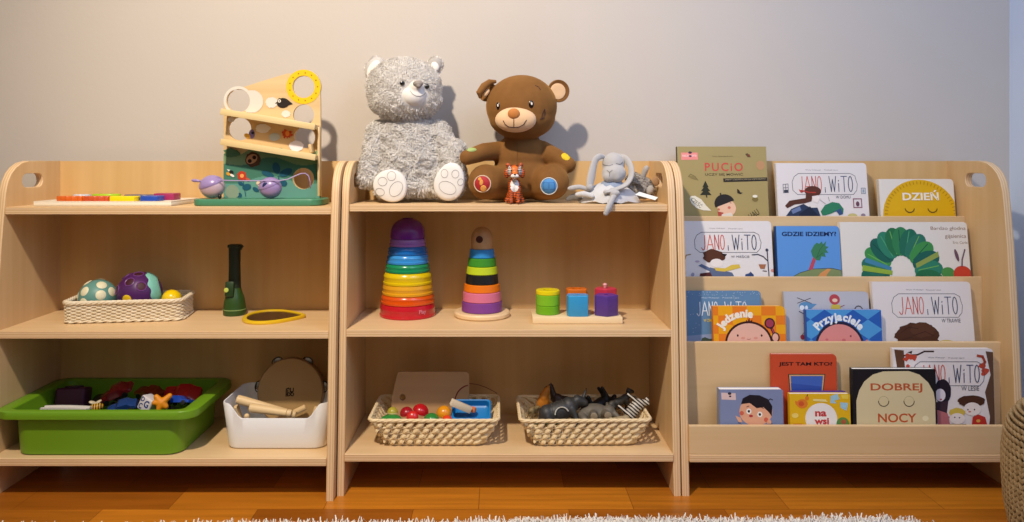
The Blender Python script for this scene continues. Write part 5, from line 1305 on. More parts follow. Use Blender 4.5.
# ---------------- grey plush mouse lying behind it
ms = thing('plush_mouse', 'small dark grey plush animal with an upright tail, lying behind the bunny comforter', 'plush toy', (P(645, 0, 2.03).x, 2.035, Z2))
mm_ = blob_mesh([E(642, 187, 2.03, 10, .030, 9.5), E(634, 181, 2.03, 7, .024, 8), E(648, 189, 2.03, 5, .022, 7.5), E(631, 188, 2.03, 6, .02, 8)], .004, 3)
mb = MB().mesh(mm_); f_ = fur(mm_, 3500, .009, .003, 8, None, .4, .8, 40); mb.add(f_.V, f_.Fc)
dg2 = mat('dark_grey_plush', '#9c9690', rough=.95, spec=.05, sheen=.3, alt='#b3a89a', nscale=(30, 30, 30))
wpart(ms, 'body', mb, dg2)
wpart(ms, 'tail', MB().tube(smoothp([P(642, 180, 2.03), P(643.5, 175, 2.025), P(646, 169, 2.02), P(648, 166.5, 2.02)]), smoothr([.007, .0075, .008, .005], 4), 12), mat('plush_pale', '#a8a29a', rough=.9, sheen=.3))
wpart(ms, 'ear', MB().ell(P(655.5, 181.5, 2.0), (.010, .005, .012), rot=(0, R(-20), 0)), mat('plush_tan', '#a07c58', rough=.8))
wpart(ms, 'foot', MB().ell(P(650, 190, 1.995), (.009, .009, .013), rot=(0, R(20), 0)), mat('plush_pale', '#a8a29a'))

# ---------------- rainbow stacking cups
cyx, cyY = P(407.7, 0, 2.034).x, 2.034; k = cyY / F
names = [('red', '#c81428', 27.6, 320.5, 305.5), ('orange', '#e0560a', 26.6, 307.5, 297), ('amber', '#e8a81c', 25.2, 298, 286.5), ('yellow', '#e8c80a', 24.2, 288.5, 273),
         ('green', '#18905c', 22.3, 275.5, 264.5), ('sky blue', '#3a98e4', 20.9, 266.5, 254.5), ('dark blue', '#1a70c4', 19.6, 256.5, 245), ('lavender', '#9c6cc4', 17.9, 247, 237)]
def zat(y): return CZ - (y - CY) * cyY / F
# front of each rim stands nearer than the axis, so heights are laid out evenly instead
zs = [Z2m + .0003]
heights = [.0348, .0237, .0273, .0319, .0225, .0241, .0216, .0197]
for h_ in heights: zs.append(zs[-1] + h_)
for i, (nm, colr, r_, ya, yb) in enumerate(names):
    o = thing('stacking_cup', '%s plastic cup, %s of the rainbow stacking tower' % (nm, ['lowest', 'second', 'third', 'fourth', 'fifth', 'sixth', 'seventh', 'eighth from below'][i] + (' from below' if 0 < i < 7 else '')), 'stacking cup', (cyx, cyY, zs[i]), 'rainbow stacking cups')
    R_ = r_ * k; h_ = heights[i]; rt = (names[i + 1][2] if i < 7 else 17.2) * k
    m = mat('cup_' + nm.replace(' ', '_'), colr, rough=.22, coat=.4, trans=.15)
    MB().lathe([(R_ - .003, 0), (R_, 0), (R_ + .0006, .002), (R_ + .0006, .006), (R_ - .0012, .0072), (R_ - .0014, h_ * .55), (R_ - .0006, h_ * .6), (R_ - .0008, h_ * .66), (rt - .0002, h_ - .0022), (rt - .003, h_ - .0003), (rt * .6, h_ - .0003), (rt * .6, h_ - .003), (rt - .006, h_ - .003), (R_ - .003, .006), (R_ - .003, 0)], seg=64).build('cup_body', m, o)
    if i == 0:
        a = Art(lambda u, v: ((u - 27.5) * k, .018 - (v - 12) * k), (-.05, .05, 0, .03), y=-.0)
        a.text('Play', 42, 9.5, 50, 14.5, '#d88090', bold=.02)
        L = a.items['lettering']; L.V = [Vector((R_ * 1.005 * math.sin(v.x / R_), -R_ * 1.005 * math.cos(v.x / R_), v.z)) for v in L.V]
        L.build('embossed_word', a.m['lettering'], o, smooth=False)
o = thing('stacking_cup', 'purple domed cup on the very top of the rainbow stacking tower', 'stacking cup', (cyx, cyY, zs[-1]), 'rainbow stacking cups')
rp = 17.2 * k; hd_ = .0535
MB().lathe([(rp - .003, 0), (rp, 0), (rp + .0005, .004), (rp - .0002, .012)] + [(rp * math.cos(R(t)) ** .85, .012 + (hd_ - .012) * math.sin(R(t))) for t in range(10, 76, 8)] + [(rp * .30, hd_ - .0005), (rp * .26, hd_ - .003), (0, hd_ - .004)], seg=64).build('cup_body', mat('cup_purple', '#702694', rough=.22, coat=.4, trans=.1), o)

# ---------------- wooden ring stacker
sx, sY = P(482, 0, 2.022).x, 2.022; k = sY / F
o = thing('ring_stacker', 'round pale wooden base and pole of the ring stacker beside the rainbow cups', 'stacking toy', (sx, sY, Z2m + .0003))
MB().lathe([(0, 0), (27 * k, 0), (28 * k, .003), (28 * k, .010), (27 * k, .0135), (0, .0138)], seg=64).build('disc', wood('pale_beech', '#dbb98a', '#e6c89c', 'X'), o)
MB().cyl((0, 0, .0138), .0035, .160, seg=16).build('pole', wst, o)
rings_ = [('purple', '#7c3f8c', 20.4, 19.8, .0264), ('pink', '#d0708c', 19.3, 18.7, .0256), ('orange', '#e07410', 18.2, 17.5, .0208), ('black', '#17181a', 16.6, 17.8, .0250), ('yellow green', '#b8cc24', 15.6, 14.8, .0208), ('green', '#3c8c28', 14.3, 13.6, .0222), ('blue', '#2c84c8', 12.9, 12.0, .0234)]
z = Z2m + .0003 + .0142
for i, (nm, colr, ra_, rb_, h_) in enumerate(rings_):
    q = thing('stacking_ring', '%s wooden ring, %s on the stacker' % (nm, ['lowest', 'second from below', 'third from below', 'in the middle', 'third from the top', 'second from the top', 'topmost'][i]), 'stacking ring', (sx, sY, z), 'wooden rings on the stacker')
    a_, b_ = ra_ * k, rb_ * k; e = .0018
    if nm == 'black': a_ = 16.6 * k; b_ = 15.9 * k
    MB().lathe([(.005, 0), (a_ - e, 0), (a_, e), (b_ + .0, h_ - e), (b_ - e, h_ - .0003), (.005, h_ - .0003), (.005, 0)], seg=48).build('ring_body', mat('ring_' + nm.replace(' ', '_'), colr, rough=.4, coat=.1), q)
    z += h_
q = thing('wooden_figure_head', 'rounded natural wood head with a dark round eye on top of the rings', 'stacking toy', (sx, sY, z))
rh = 11.0 * k; hh = .0590
MB().lathe([(.0, 0), (rh - .001, 0), (rh, .002), (rh * .99, hh * .45)] + [(rh * .99 * math.cos(R(t)), hh * .45 + hh * .55 * math.sin(R(t))) for t in range(10, 90, 10)] + [(0, hh)], seg=48).build('head_block', mat('head_wood', '#a8845c', rough=.45, alt='#b8946a', nscale=(30, 30, 6)), q)
d_ = Vector((-.22, -1, .0)).normalized(); qq = d_.to_track_quat('Z', 'Y').to_matrix().to_4x4(); qq.translation = Vector((0, 0, .027)) + d_ * (rh - .0024)
MB().lathe([(0, -.001), (.0095, -.001), (.0095, .0022), (.007, .003), (0, .0034)], seg=24, M=qq).build('eye', mat('eye_maroon', '#3c1412', rough=.35), q)

# ---------------- shape sorter
bx0, bx1 = P(532.5, 0, 1.915).x, P(623, 0, 1.915).x
q = thing('sorter_board', 'pale wooden peg board holding coloured geometric blocks, right of the ring stacker', 'shape sorter', ((bx0 + bx1) / 2, 1.968, Z2m + .0003))
MB().box((0, 0, .0085), (bx1 - bx0, .100, .017), bev=.002).build('board', wood('board_pale', '#dfc294', '#e9d0a6', 'X'), q)
SX = lambda x, Y: P(x, 0, Y).x
pegs = [(547.8, 1.968), (577.5, 1.944), (576.5, 1.996), (606, 1.947), (605.5, 1.998)]
for x, Y in pegs: MB().cyl((SX(x, Y) - q.location.x, Y - 1.968, .017), .004, .05 if Y > 1.99 or x < 550 else .035, seg=14).build('peg', wst, q)
for y_ in (-.03, 0, .03): MB().cyl(((bx1 - bx0) / 2, y_, .0085), .003, .004, rot=(0, R(90), 0), seg=12).build('side_peg', mat('dark_peg', '#4a3420', rough=.6), q)
ztop = Z2m + .0003 + .0173
def block(label, x, Y, z_, h_, n_, rx, ry, colr, rnd=.2, rot0=0, hole=.0055):
    o = thing('sorter_block', label, 'toy block', (SX(x, Y), Y, z_), 'coloured blocks on the peg board')
    def outl(s, hole_=False):
        pts = []
        for i in range(48):
            t = 2 * PI * i / 48 + rot0
            if hole_: pts.append((hole * math.cos(t), hole * math.sin(t))); continue
            if n_ == 0: r_ = 1
            else:
                a_ = ((t - rot0) % (2 * PI / n_)) - PI / n_; r_ = math.cos(PI / n_) / math.cos(a_); r_ = r_ * (1 - rnd) + rnd * .95
            pts.append((rx * r_ * s * math.cos(t), ry * r_ * s * math.sin(t)))
        return pts
    L = [[Vector((x_, y_, zz)) for x_, y_ in outl(s, hh_)] for zz, s, hh_ in ((0, 1, True), (0, .96, False), (.0015, 1, False), (h_ - .0018, 1, False), (h_ - .0003, .94, False), (h_ - .0003, 1, True), (0, 1, True))]
    MB().loft(L, cap0=False, cap1=False).build('block_body', mat('block_' + colr[1:], colr, rough=.35, coat=.1), o)
    return o
kk = 1.968 / F
block('green cylinder block, lower one of the left column on the peg board', 547.8, 1.968, ztop, .0225, 0, 11.9 * kk, 11.9 * kk, '#6ca81c')
block('green cylinder block in the middle of the left column on the peg board', 547.8, 1.968, ztop + .0225, .0275, 0, 11.9 * kk, 11.9 * kk, '#78b424')
block('yellow cylinder block on top of the left column on the peg board', 547.8, 1.968, ztop + .050, .0115, 0, 11.9 * kk, 11.9 * kk, '#e0cc10', hole=.012)
block('light blue rounded square block at the front middle of the peg board', 577.5, 1.944, ztop, .0525, 4, 13.5 * kk, 10.5 * kk, '#3498d0', .35, PI / 4)
block('orange block behind the light blue one on the peg board', 576.5, 1.996, ztop, .0600, 4, 13.2 * kk, 10 * kk, '#d86c14', .4, PI / 4, .012)
block('purple five-sided block at the front right of the peg board', 606, 1.947, ztop, .0525, 5, 12.4 * kk, 10.5 * kk, '#54358c', .1, -PI / 2)
block('pinkish red block behind the purple one on the peg board', 605.5, 1.998, ztop, .0610, 5, 12 * kk, 10 * kk, '#c8344c', .3, -PI / 2)
o = thing('peg_knob', 'small pink knob standing on the red block at the back of the peg board', 'knob', (SX(605, 1.998), 1.998, ztop + .0612))
MB().lathe([(0, 0), (.004, 0), (.0045, .004), (.006, .008), (.004, .0115), (0, .0125)], seg=20).build('knob_body', mat('knob_pink', '#dd9a9c', rough=.4), o)

# ---------------- chunky woven baskets on the lowest board
straw = mat('straw', '#dcc193', rough=.65, alt='#e8d3aa', nscale=(70, 70, 70))
def woven_basket(label, xl, xr, yfront, yback, rot=0):
    xc = (xl + xr) / 2; W_ = (xr - xl) / 2; D_ = (yback - yfront) / 2
    o = thing('woven_basket', label, 'basket', (xc, (yfront + yback) / 2, .1003), 'woven straw baskets on the lowest board', (0, 0, R(rot)))
    H_ = .0735; n = 38; rows = 4
    a1, b1 = W_ - .004, D_ - .004; a0, b0 = W_ - .044, D_ - .026
    def lv(q, N=None):
        e = q ** .9
        return rect_path(a0 + (a1 - a0) * e, b0 + (b1 - b0) * e, .014, N or n * 2)
    mb = MB()
    for j in range(rows):
        qa, qb = (j) / rows * .92 + .02, (j + 1) / rows * .92 + .02
        pa, na = lv(qa); pb, nb = lv(qb); pm, nm_ = lv((qa + qb) / 2)
        za, zb = .004 + (H_ - .008) * qa, .004 + (H_ - .008) * qb
        for i in range(n):
            i0 = (2 * i + (j % 2)) % (2 * n); i1 = (i0 + 1) % (2 * n); i2 = (i0 + 2) % (2 * n)
            A = Vector((*(pa[i0] - na[i0] * .0012), za)); B = Vector((*(pm[i1] + nm_[i1] * .0024), (za + zb) / 2)); C_ = Vector((*(pb[i2] - nb[i2] * .0012), zb))
            mb.tube([A, A.lerp(B, .5) + Vector((*nm_[i1], 0)) * .001, B, B.lerp(C_, .5) + Vector((*nm_[i1], 0)) * .001, C_], [.0028, .0058, .0074, .0058, .0028], 6, flat=.5)
            if j < rows - 1:
                A2 = Vector((*(pb[i0] + nb[i0] * .0006), zb - .002)); C2 = Vector((*(pb[i2] + nb[i2] * .0006), zb + .001))
                mb.tube([A2, A2.lerp(C2, .5), C2], [.0018, .0026, .0018], 5)
    mb.build('weave', straw, o)
    st = MB(); p0, _ = lv(0); p1, _ = lv(.98)
    for i in range(0, 2 * n, 2): st.tube([(p0[i].x, p0[i].y, .003), (p1[i].x, p1[i].y, H_ - .005)], .0018, 5)
    st.build('stakes', straw, o)
    rm = MB(); pp, nn = rect_path(W_ - .003, D_ - .003, .016, 200)
    for ph in (0, PI / 2, PI, 3 * PI / 2): rm.tube([Vector((p.x + m_.x * .0022 * math.cos(i * .45 + ph), p.y + m_.y * .0022 * math.cos(i * .45 + ph), H_ - .004 + .0022 * math.sin(i * .45 + ph))) for i, (p, m_) in enumerate(zip(pp, nn))], .0026, 6, closed=True)
    rm.build('rim', straw, o)
    MB().loft([rrect(a0, b0, .014, .001), rrect(a0, b0, .014, .004)]).build('bottom', straw, o)
    return o
woven_basket('woven straw basket full of toy fruit and a wooden chopping board', -.321, .004, 1.862, 2.065)
woven_basket('woven straw basket full of animal figurines, right on the lowest board', .050, .378, 1.862, 2.062, 1)
# things in the fruit basket
G2 = 'toys in the fruit basket'
cb = thing('chopping_board', 'toy wooden chopping board with one corner hole standing in the straw basket', 'chopping board', (P(431, 0, 2.02).x, 2.001, .128), None, (R(-5), 0, 0))
k2 = 2.014 / F
cu = bpy.data.curves.new('c', 'CURVE'); cu.dimensions = '2D'; cu.fill_mode = 'BOTH'
w2, h2 = 38.5, (CZ - .128) / k2 - (371 - CY)
def rr2(x0, z0, x1, z1, r_, cut=0): return [(x1 - r_ + r_ * math.cos(R(t)), z1 - r_ + r_ * math.sin(R(t))) for t in range(0, 91, 15)] + [(x0 + cut + r_ + r_ * math.cos(R(t)), z1 - r_ + r_ * math.sin(R(t))) for t in range(90, 181, 15)] + [(x0, z1 - 26), (x0, z0), (x1, z0)]
for pts in (rr2(-w2, 0, w2, h2, 4, 5), circ(-w2 + 11, h2 - 25, 3.1, 3.1, 20)):
    sp = cu.splines.new('POLY'); sp.points.add(len(pts) - 1); sp.use_cyclic_u = True
    for q_, p in zip(sp.points, pts): q_.co = (p[0], p[1], 0, 1)
cu.extrude = .0045 / k2
o = bpy.data.objects.new('c', cu); COL.objects.link(o); me = bpy.data.meshes.new_from_object(o.evaluated_get(bpy.context.evaluated_depsgraph_get())); bpy.data.objects.remove(o)
MB().mesh(me, 0, Matrix(((k2, 0, 0, 0), (0, 0, -k2, 0), (0, k2, 0, 0), (0, 0, 0, 1)))).build('board_body', wood('board_grey_wood', '#b08a62', '#bf9a72', 'X'), cb, angle=40)
MB().tube([((40 + 15.5 * math.cos(R(t))) * k2, -.0050, (h2 - 29 + 16 * math.sin(R(t))) * k2) for t in range(100, 186, 7)], .0014, 6).build('painted_arc', mat('arc_red', '#7c2418', rough=.6), cb)
def prop(name, label, cat, x, y, Y, rot=(0, 0, 0), group=G2): return thing(name, label, cat, P(x, y, Y), group, rot)
def half(name, label, x, y, Y, r_, colr, inner, rot, squash=.9):
    o = prop(name, label, 'toy fruit', x, y, Y, rot)
    prf = [(0, 0), (r_ * .86, 0), (r_, .0012)] + [(r_ * math.cos(R(t)), r_ * squash * math.sin(R(t))) for t in range(8, 90, 9)] + [(0, r_ * squash)]
    MB().lathe(prf[2:], seg=32).build('skin', mat('fruit_' + colr[1:], colr, rough=.25, coat=.3), o)
    MB().lathe([(0, -.0004), (r_ * .98, -.0004), (r_, .0013)], seg=32).build('cut_face', mat('cut_' + inner[1:], inner, rough=.5), o)
    return o
half('toy_tomato_half', 'red toy tomato half at left, cut side down, in the fruit basket', 406.5, 413, 1.955, .017, '#9c1420', '#c83028', (R(12), R(-14), 0))
half('toy_apple_half', 'large shiny red toy apple half in the middle of the fruit basket', 420.5, 411.5, 1.95, .021, '#b4141c', '#d8b8a0', (R(10), R(20), 0))
half('toy_watermelon_wedge', 'bright red toy wedge lying before the apple half in the fruit basket', 412.5, 417, 1.905, .015, '#c82420', '#c82420', (R(60), R(-35), R(20)), .6)
half('toy_cucumber_half', 'green domed toy vegetable half at the front of the fruit basket', 431.5, 419, 1.905, .019, '#2c7c34', '#a8c880', (0, 0, 0), .75)
half('toy_leek_half', 'long flat green toy vegetable at the left end of the fruit basket', 391, 419, 1.915, .026, '#2f8a3c', '#a8c880', (R(0), 0, R(20)), .35)
half('toy_pear_half', 'olive yellow toy pear half at the left back of the fruit basket', 392.5, 413, 1.95, .014, '#a89c34', '#d8cc90', (R(-10), 0, 0), 1.1)
half('toy_orange_half', 'shiny orange yellow toy fruit next to the white stick in fruit basket', 444, 413.5, 1.925, .0195, '#d88c14', '#e8b85c', (R(18), R(10), 0), 1.0)
half('toy_pepper_half', 'small red orange toy piece under the orange fruit half', 447.5, 419.5, 1.895, .0125, '#d8401c', '#d8401c', (R(20), R(20), 0), .7)
o = prop('toy_tray', 'blue rounded toy tray lying in the right end of the fruit basket', 'toy tray', 471.5, 415, 1.95, (R(28), 0, 0))
def tl(ai, z): return rrect(.048 - ai, .032 - ai, .010, z, 6)
MB().loft([tl(.004, -.004), tl(0, 0), tl(-.002, .020), tl(0, .022), tl(.003, .021), tl(.004, .004), tl(.008, .001)]).build('tray_body', mat('tray_blue', '#1c78b8', rough=.35, coat=.2), o)
o = prop('toy_stick', 'square white wooden stick lying across the blue tray', 'toy stick', 461, 406, 1.925, (R(4), R(26), R(14)))
MB().box((0, 0, 0), (.055, .016, .016), bev=.0015).build('stick_body', wood('white_stick', '#c8b89c', '#d6c8ae', 'X'), o)
MB().box((-.0278, 0, 0), (.001, .0145, .0145), bev=.0004, seg=1).build('end_face', mat('end_cream', '#e6dcc4', rough=.5), o)
o = prop('toy_carrot_piece', 'small pale orange toy piece inside the blue tray', 'toy food', 473, 409.5, 1.94, (0, R(10), 0))
MB().lathe([(0, -.006), (.008, -.006), (.009, 0), (.007, .006), (0, .007)], seg=6).build('piece_body', mat('carrot_orange', '#d87c4c', rough=.5), o)
o = prop('red_cord', 'thin dark red cord arching from the chopping board to the basket rim', 'cord', 470, 385, 2.045)
wpart(o, 'cord_body', MB().tube(smoothp([P(469, 383.5, 2.047), P(477, 384.5, 2.047), P(486, 387.5, 2.045), P(494, 391.5, 2.045), P(497, 393.5, 2.045)]), .0009, 6), mat('cord_red', '#742018', rough=.7))

# animals in the other basket
G3 = 'animal figurines in the right straw basket'
def animal(label, name, x, y, Y, prims, m, vox=.0018, sm=3, rot=(0, 0, 0)):
    o = thing(name, label, 'toy animal', P(x, y, Y), G3, rot)
    me_ = blob_mesh(prims, vox, sm)
    MB().mesh(me_).build('body', m, o); return o
def beast(L, body=.30, neck=(.3, .35), head=.12, leg=.05, legs=.42, tail=True, trunk=False, thick=1.0):
    """a four-footed body along x: head at +x"""
    b = L
    p = [('e', (0, 0, 0), (b * .5, b * .19 * thick, b * .21 * thick)), ('e', (b * .28, 0, b * .03), (b * .2, b * .17 * thick, b * .2 * thick)), ('e', (-b * .3, 0, b * .02), (b * .2, b * .18 * thick, b * .2 * thick)),
         ('c', (b * .4, 0, b * .08), b * .12 * thick, (b * (.4 + neck[0]), 0, b * (.08 + neck[1])), b * .08), ('c', (b * (.4 + neck[0]), 0, b * (.08 + neck[1])), b * head * .8, (b * (.55 + neck[0]), 0, b * (neck[1] - .02)), b * head * .55)]
    for sx in (-.32, .30):
        for sy in (-1, 1):
            p.append(('c', (b * sx, sy * b * .1, -b * .05), b * leg * 1.7, (b * (sx + .02), sy * b * .12, -b * legs * .6), b * leg * 1.05))
            p.append(('c', (b * (sx + .02), sy * b * .12, -b * legs * .6), b * leg * 1.05, (b * sx, sy * b * .12, -b * legs), b * leg * 1.1))
    for sy in (-1, 1): p.append(('e', (b * (.42 + neck[0]), sy * b * .06, b * (.17 + neck[1])), (b * .02, b * .02, b * .05)))
    if tail: p.append(('c', (-b * .48, 0, b * .05), b * .03, (-b * .6, 0, -b * .2), b * .02))
    return p
aQ = animal('dark grey rhinoceros figurine lying across the middle of the straw basket', 'toy_rhinoceros', 559, 411, 1.945, beast(.105, neck=(.12, .02), head=.17, leg=.06, thick=1.12) + [('c', (.075, 0, .016), .005, (.088, 0, .032), .0015)], mat('rhino_dark', '#2c2c2c', rough=.5, alt='#3a3936', nscale=(60, 60, 60)), rot=(R(-25), R(-14), R(12)))
MB().tube([(.0 + .018 * math.cos(R(t)), -.026, -.012 + .018 * math.sin(R(t))) for t in range(10, 171, 12)], .0016, 6).build('belly_line', mat('line_white', '#b8b4a8', rough=.5), aQ)
for dx in (-.02, -.005, .01): MB().tube([(dx, -.0215, .004), (dx + .003, -.017, .015), (dx + .005, -.004, .0245)], .0012, 5).build('hide_fold', mat('fold_grey', '#46443f', rough=.6), aQ)
animal('orange fox figurine tipped head up at the left end of the straw basket', 'toy_fox', 543, 402, 1.995, [('e', (0, 0, 0), (.016, .012, .022), (0, R(22), 0)), ('c', (.002, 0, .012), .013, (.010, 0, .030), .009), ('c', (.012, 0, .034), .0065, (.004, -.004, .028), .003), ('c', (.004, 0, -.012), .006, (.02, 0, -.022), .005), ('e', (.013, .003, .042), (.002, .002, .005)), ('e', (.016, -.003, .041), (.002, .002, .005))], mat('fox_orange', '#b8701c', rough=.5))
animal('black bull figurine lying on its back behind the elephant in the basket', 'toy_bull', 600, 405, 2.018, beast(.08, neck=(.08, .05), head=.15, leg=.055, thick=1.05, legs=.45), mat('bull_black', '#141414', rough=.45), rot=(R(160), R(-20), R(30)))
e1 = animal('grey elephant figurine lying with round pale feet towards the front', 'toy_elephant', 595, 414.5, 1.952, [('e', (0, .012, 0), (.040, .026, .024)), ('e', (.036, .006, .004), (.018, .016, .018)), ('c', (.048, 0, .004), .008, (.062, -.018, -.006), .005), ('c', (-.004, .0, .003), .011, (-.008, -.036, .010), .0095), ('c', (.022, .0, .003), .011, (.027, -.036, .012), .0095), ('e', (.034, .02, .012), (.004, .014, .014)), ('c', (-.035, .0, -.003), .011, (-.030, -.026, -.004), .009)], mat('elephant_grey', '#5c564c', rough=.6, alt='#6c6456', nscale=(60, 60, 60)))
for x_, z_ in ((-.008, .010), (.027, .012)): MB().ell((x_, -.0452, z_), (.0092, .0018, .0092)).build('foot_pad', mat('pad_tan', '#8c7c64', rough=.6), e1)
zb_ = animal('black and white zebra figurine upside down at the right end of the basket', 'toy_zebra', 634, 409, 1.945, beast(.062, neck=(.12, .18), head=.14, leg=.065, thick=1.25, legs=.52), stripes('zebra_coat', '#121010', '#c4bcae', 42, 'X', 1.0, .5, .45), vox=.0016, rot=(R(150), R(-48), R(15)))
animal('brown horse figurine at the back of the straw basket with its head raised', 'toy_horse', 566, 402, 2.022, beast(.085, neck=(.15, .28), head=.11, leg=.045, thick=.85), mat('horse_brown', '#3c2c20', rough=.5), rot=(R(10), R(-10), R(170)))
animal('dark wolf figurine at the back of the basket with ears up', 'toy_wolf', 619, 402, 1.995, beast(.07, neck=(.12, .16), head=.13, leg=.05, thick=.8), mat('wolf_dark', '#22201e', rough=.5, alt='#4a463e', nscale=(80, 80, 80)), rot=(0, R(-15), R(25)))
animal('pale spotted leopard figurine low at the left front of the basket', 'toy_leopard', 534, 410, 1.955, beast(.042, neck=(.1, .05), head=.15, leg=.06, thick=1.0), mat('leopard_pale', '#a08a5c', rough=.5, alt='#4a3c28', nscale=(160, 160, 160)), rot=(R(20), R(10), R(60)))
animal('beige lion figurine between the elephant and the zebra in the basket', 'toy_lion', 620, 421, 1.905, beast(.055, neck=(.08, .08), head=.17, leg=.06, thick=1.05), mat('lion_beige', '#9c8a68', rough=.55), rot=(R(-20), R(4), R(200)))
animal('dark olive crocodile figurine along the front rim of the basket', 'toy_crocodile', 556, 422, 1.895, [('e', (0, 0, 0), (.03, .011, .007)), ('c', (.02, 0, 0), .007, (.055, 0, .0), .0035), ('c', (-.02, 0, 0), .008, (-.06, .004, 0), .002), ('c', (.012, -.008, 0), .004, (.018, -.016, -.003), .003), ('c', (-.014, -.008, 0), .004, (-.02, -.016, -.003), .003)], mat('croc_olive', '#4c4c2c', rough=.6, bump=.8, bscale=400), rot=(0, R(-4), R(4)))

# ============================================================ FLOOR THINGS
# shaggy rug
rg = thing('shaggy_rug', 'white shaggy long-pile rug on the parquet in front of the shelves', 'rug', (-.1, 1.25, .0005))
RX0, RX1, RY0 = -1.14, .95, .85
def edge_y(x): return 1.647 + .037 * max(0, min(1, (x + .9) / 1.3)) + .006 * math.sin(x * 9) - (.05 * max(0, (x - .82) / .13) ** 2 if x > .82 else 0)
xs = [RX0 + (RX1 - RX0) * i / 60 for i in range(61)]
top = [(x, edge_y(x) - .022) for x in xs]; pl = [(RX0, RY0)] + top + [(RX1, RY0)]
mb = MB(); n = len(pl)
mb.add([(x, y, 0) for x, y in pl] + [(x, y, .010) for x, y in pl], [tuple(range(n)), tuple(range(2 * n - 1, n - 1, -1))] + [(i, (i + 1) % n, (i + 1) % n + n, i + n) for i in range(n)])
wpart(rg, 'backing', mb.move((0, 0, .0005)), mat('rug_backing', '#cfc6b8', rough=.95), smooth=False)
rn = random.Random(21); mb = MB()
def strand(x, y, L, w_):
    a_ = rn.uniform(0, 2 * PI); lx, ly = math.cos(a_) * rn.uniform(.1, .9), math.sin(a_) * rn.uniform(.1, .9)
    if y > edge_y(x) - .05: ly = abs(ly) * .8 + .1
    b_ = Vector((x, y, .009)); s = Vector((-ly, lx, 0)).normalized() * w_ / 2
    p1 = b_ + Vector((lx * L * .25, ly * L * .25, L * .42)); p2 = b_ + Vector((lx * L * .65, ly * L * .65, L * (.50 if rn.random() < .8 else .75)))
    p3 = b_ + Vector((lx * L * .95, ly * L * .95, L * .42 * rn.uniform(.3, 1.2)))
    mb.add([b_ - s, b_ + s, p1 - s, p1 + s, p2 - s * .8, p2 + s * .8, p3], [(0, 1, 3, 2), (2, 3, 5, 4), (4, 5, 6)])
for _ in range(15000):
    x = rn.uniform(RX0, RX1); y = edge_y(x) - .022 - abs(rn.gauss(0, .05)); strand(x, y, rn.uniform(.022, .036), rn.uniform(.0012, .003))
for _ in range(26000): strand(rn.uniform(RX0, RX1), rn.uniform(RY0, 1.6), rn.uniform(.03, .045), rn.uniform(.003, .006))
rp_ = wpart(rg, 'pile', mb, mat('rug_white', '#e6dfd4', rough=.95, spec=.05, sheen=.3), smooth=False); rp_['kind'] = 'stuff'
# knitted pouf
pf = thing('knitted_pouf', 'round beige knitted jute pouf on the floor at the right end', 'pouf', (1.217, 1.50, .0068))
PR = [(0.0, .150), (.012, .172), (.05, .186), (.10, .196), (.16, .200), (.20, .200), (.235, .196), (.262, .187), (.285, .170), (.305, .145), (.32, .11), (.33, .06), (.333, .0)]
PR = [(z_, r_ * .92) for z_, r_ in PR]
MB().lathe([(0, 0)] + [(max(r_ - .006, 0), z_ + (.004 if z_ == 0 else -.0)) for z_, r_ in PR[:-1]] + [(0, .327)], seg=64).build('filling', mat('pouf_core', '#6a5234', rough=.95), pf)
def prof(t):
    t *= len(PR) - 1; i = min(int(t), len(PR) - 2); u = t - i
    return PR[i][1] * (1 - u) + PR[i + 1][1] * u, PR[i][0] * (1 - u) + PR[i + 1][0] * u
acc = [0]; N_ = 200
for i in range(N_):
    r0_, z0_ = prof(i / N_); r1_, z1_ = prof((i + 1) / N_); acc.append(acc[-1] + math.hypot(r1_ - r0_, z1_ - z0_))
rows = 42; mb = MB(); cols_ = 84
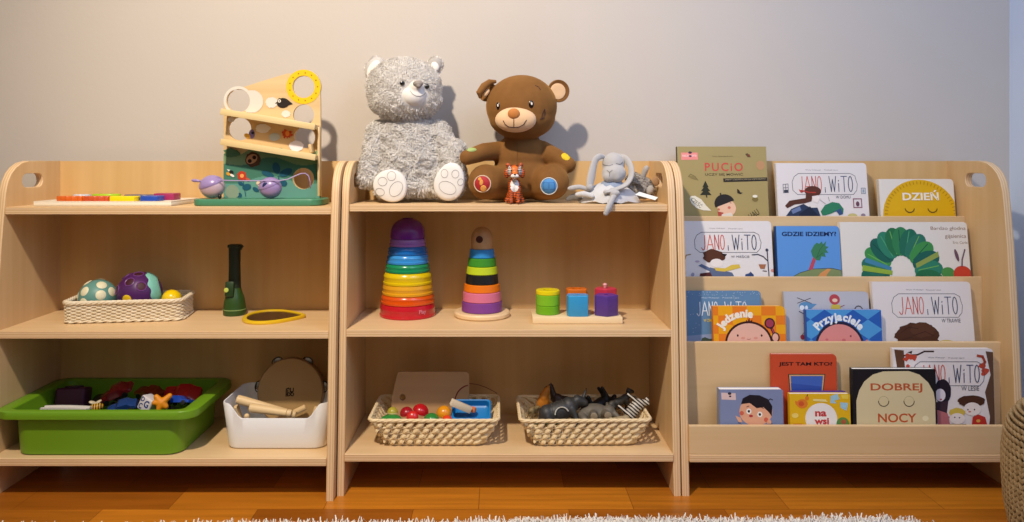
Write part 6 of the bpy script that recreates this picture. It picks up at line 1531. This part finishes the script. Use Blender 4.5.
for j in range(rows):
    d = acc[-1] * (j + .5) / rows; i = max(q for q in range(N_ + 1) if acc[q] <= d); r_, z_ = prof(i / N_); r2_, z2_ = prof(min(1, (i + 2) / N_))
    tn = math.atan2(z2_ - z_, r2_ - r_)
    nc = max(8, int(cols_ * r_ / .2)) if r_ > .02 else 0
    wst_ = 2 * PI * r_ / max(1, nc) / 4
    for c in range(nc):
        for sgn in (-1, 1):
            a_ = 2 * PI * (c + .25 * (sgn + 1)) / nc
            M_ = Matrix.Rotation(a_, 4, 'Z') @ Matrix.Translation((r_ + .001, 0, z_)) @ Matrix.Rotation(PI / 2 - tn, 4, 'Y').inverted() @ Matrix.Rotation(sgn * R(32), 4, 'X')
            mb.ell((0, 0, 0), (.0038, wst_ * 1.08, acc[-1] / rows * .78), seg=7, rings=5, M=M_)
mb.build('knit_cover', mat('jute', '#8f7450', rough=.95, spec=.05, alt='#a88d66', nscale=(60, 60, 60)), pf)
# ============================================================ LIGHT
def add_light(name, kind, loc, energy, color, **k):
    d = bpy.data.lights.new(name, kind); d.energy = energy; d.color = color
    for a_, v in k.items(): setattr(d, a_, v)
    o = bpy.data.objects.new(name, d); COL.objects.link(o); o.location = loc; return o
lp = add_light('ceiling_lamp', 'SPOT', (-.60, .50, 2.4), 255, (1.0, .87, .71), shadow_soft_size=.05, spot_size=R(92), spot_blend=1.0)
lp.rotation_euler = (Vector((-.30, 2.1, .75)) - lp.location).to_track_quat('-Z', 'Y').to_euler()
wl = add_light('window_daylight', 'AREA', (.85, .7, 2.0), 18, (.44, .62, 1.0), shape='RECTANGLE', size=1.0, size_y=1.3)
wl.rotation_euler = (Vector((1.4, 2.1, .9)) - wl.location).to_track_quat('-Z', 'Y').to_euler()
w = bpy.data.worlds.new('world'); scn.world = w; w.use_nodes = True
bg = w.node_tree.nodes['Background']; bg.inputs[0].default_value = (1.0, .90, .80, 1); bg.inputs[1].default_value = .1
wn = w.node_tree; tcw = wn.nodes.new('ShaderNodeTexCoord'); spw = wn.nodes.new('ShaderNodeSeparateXYZ'); crw = wn.nodes.new('ShaderNodeMapRange')
crw.inputs['From Min'].default_value = -.05; crw.inputs['From Max'].default_value = .45; crw.inputs['To Min'].default_value = .0; crw.inputs['To Max'].default_value = .46
wn.links.new(tcw.outputs['Generated'], spw.inputs[0]); wn.links.new(spw.outputs[2], crw.inputs[0]); wn.links.new(crw.outputs[0], bg.inputs[1])
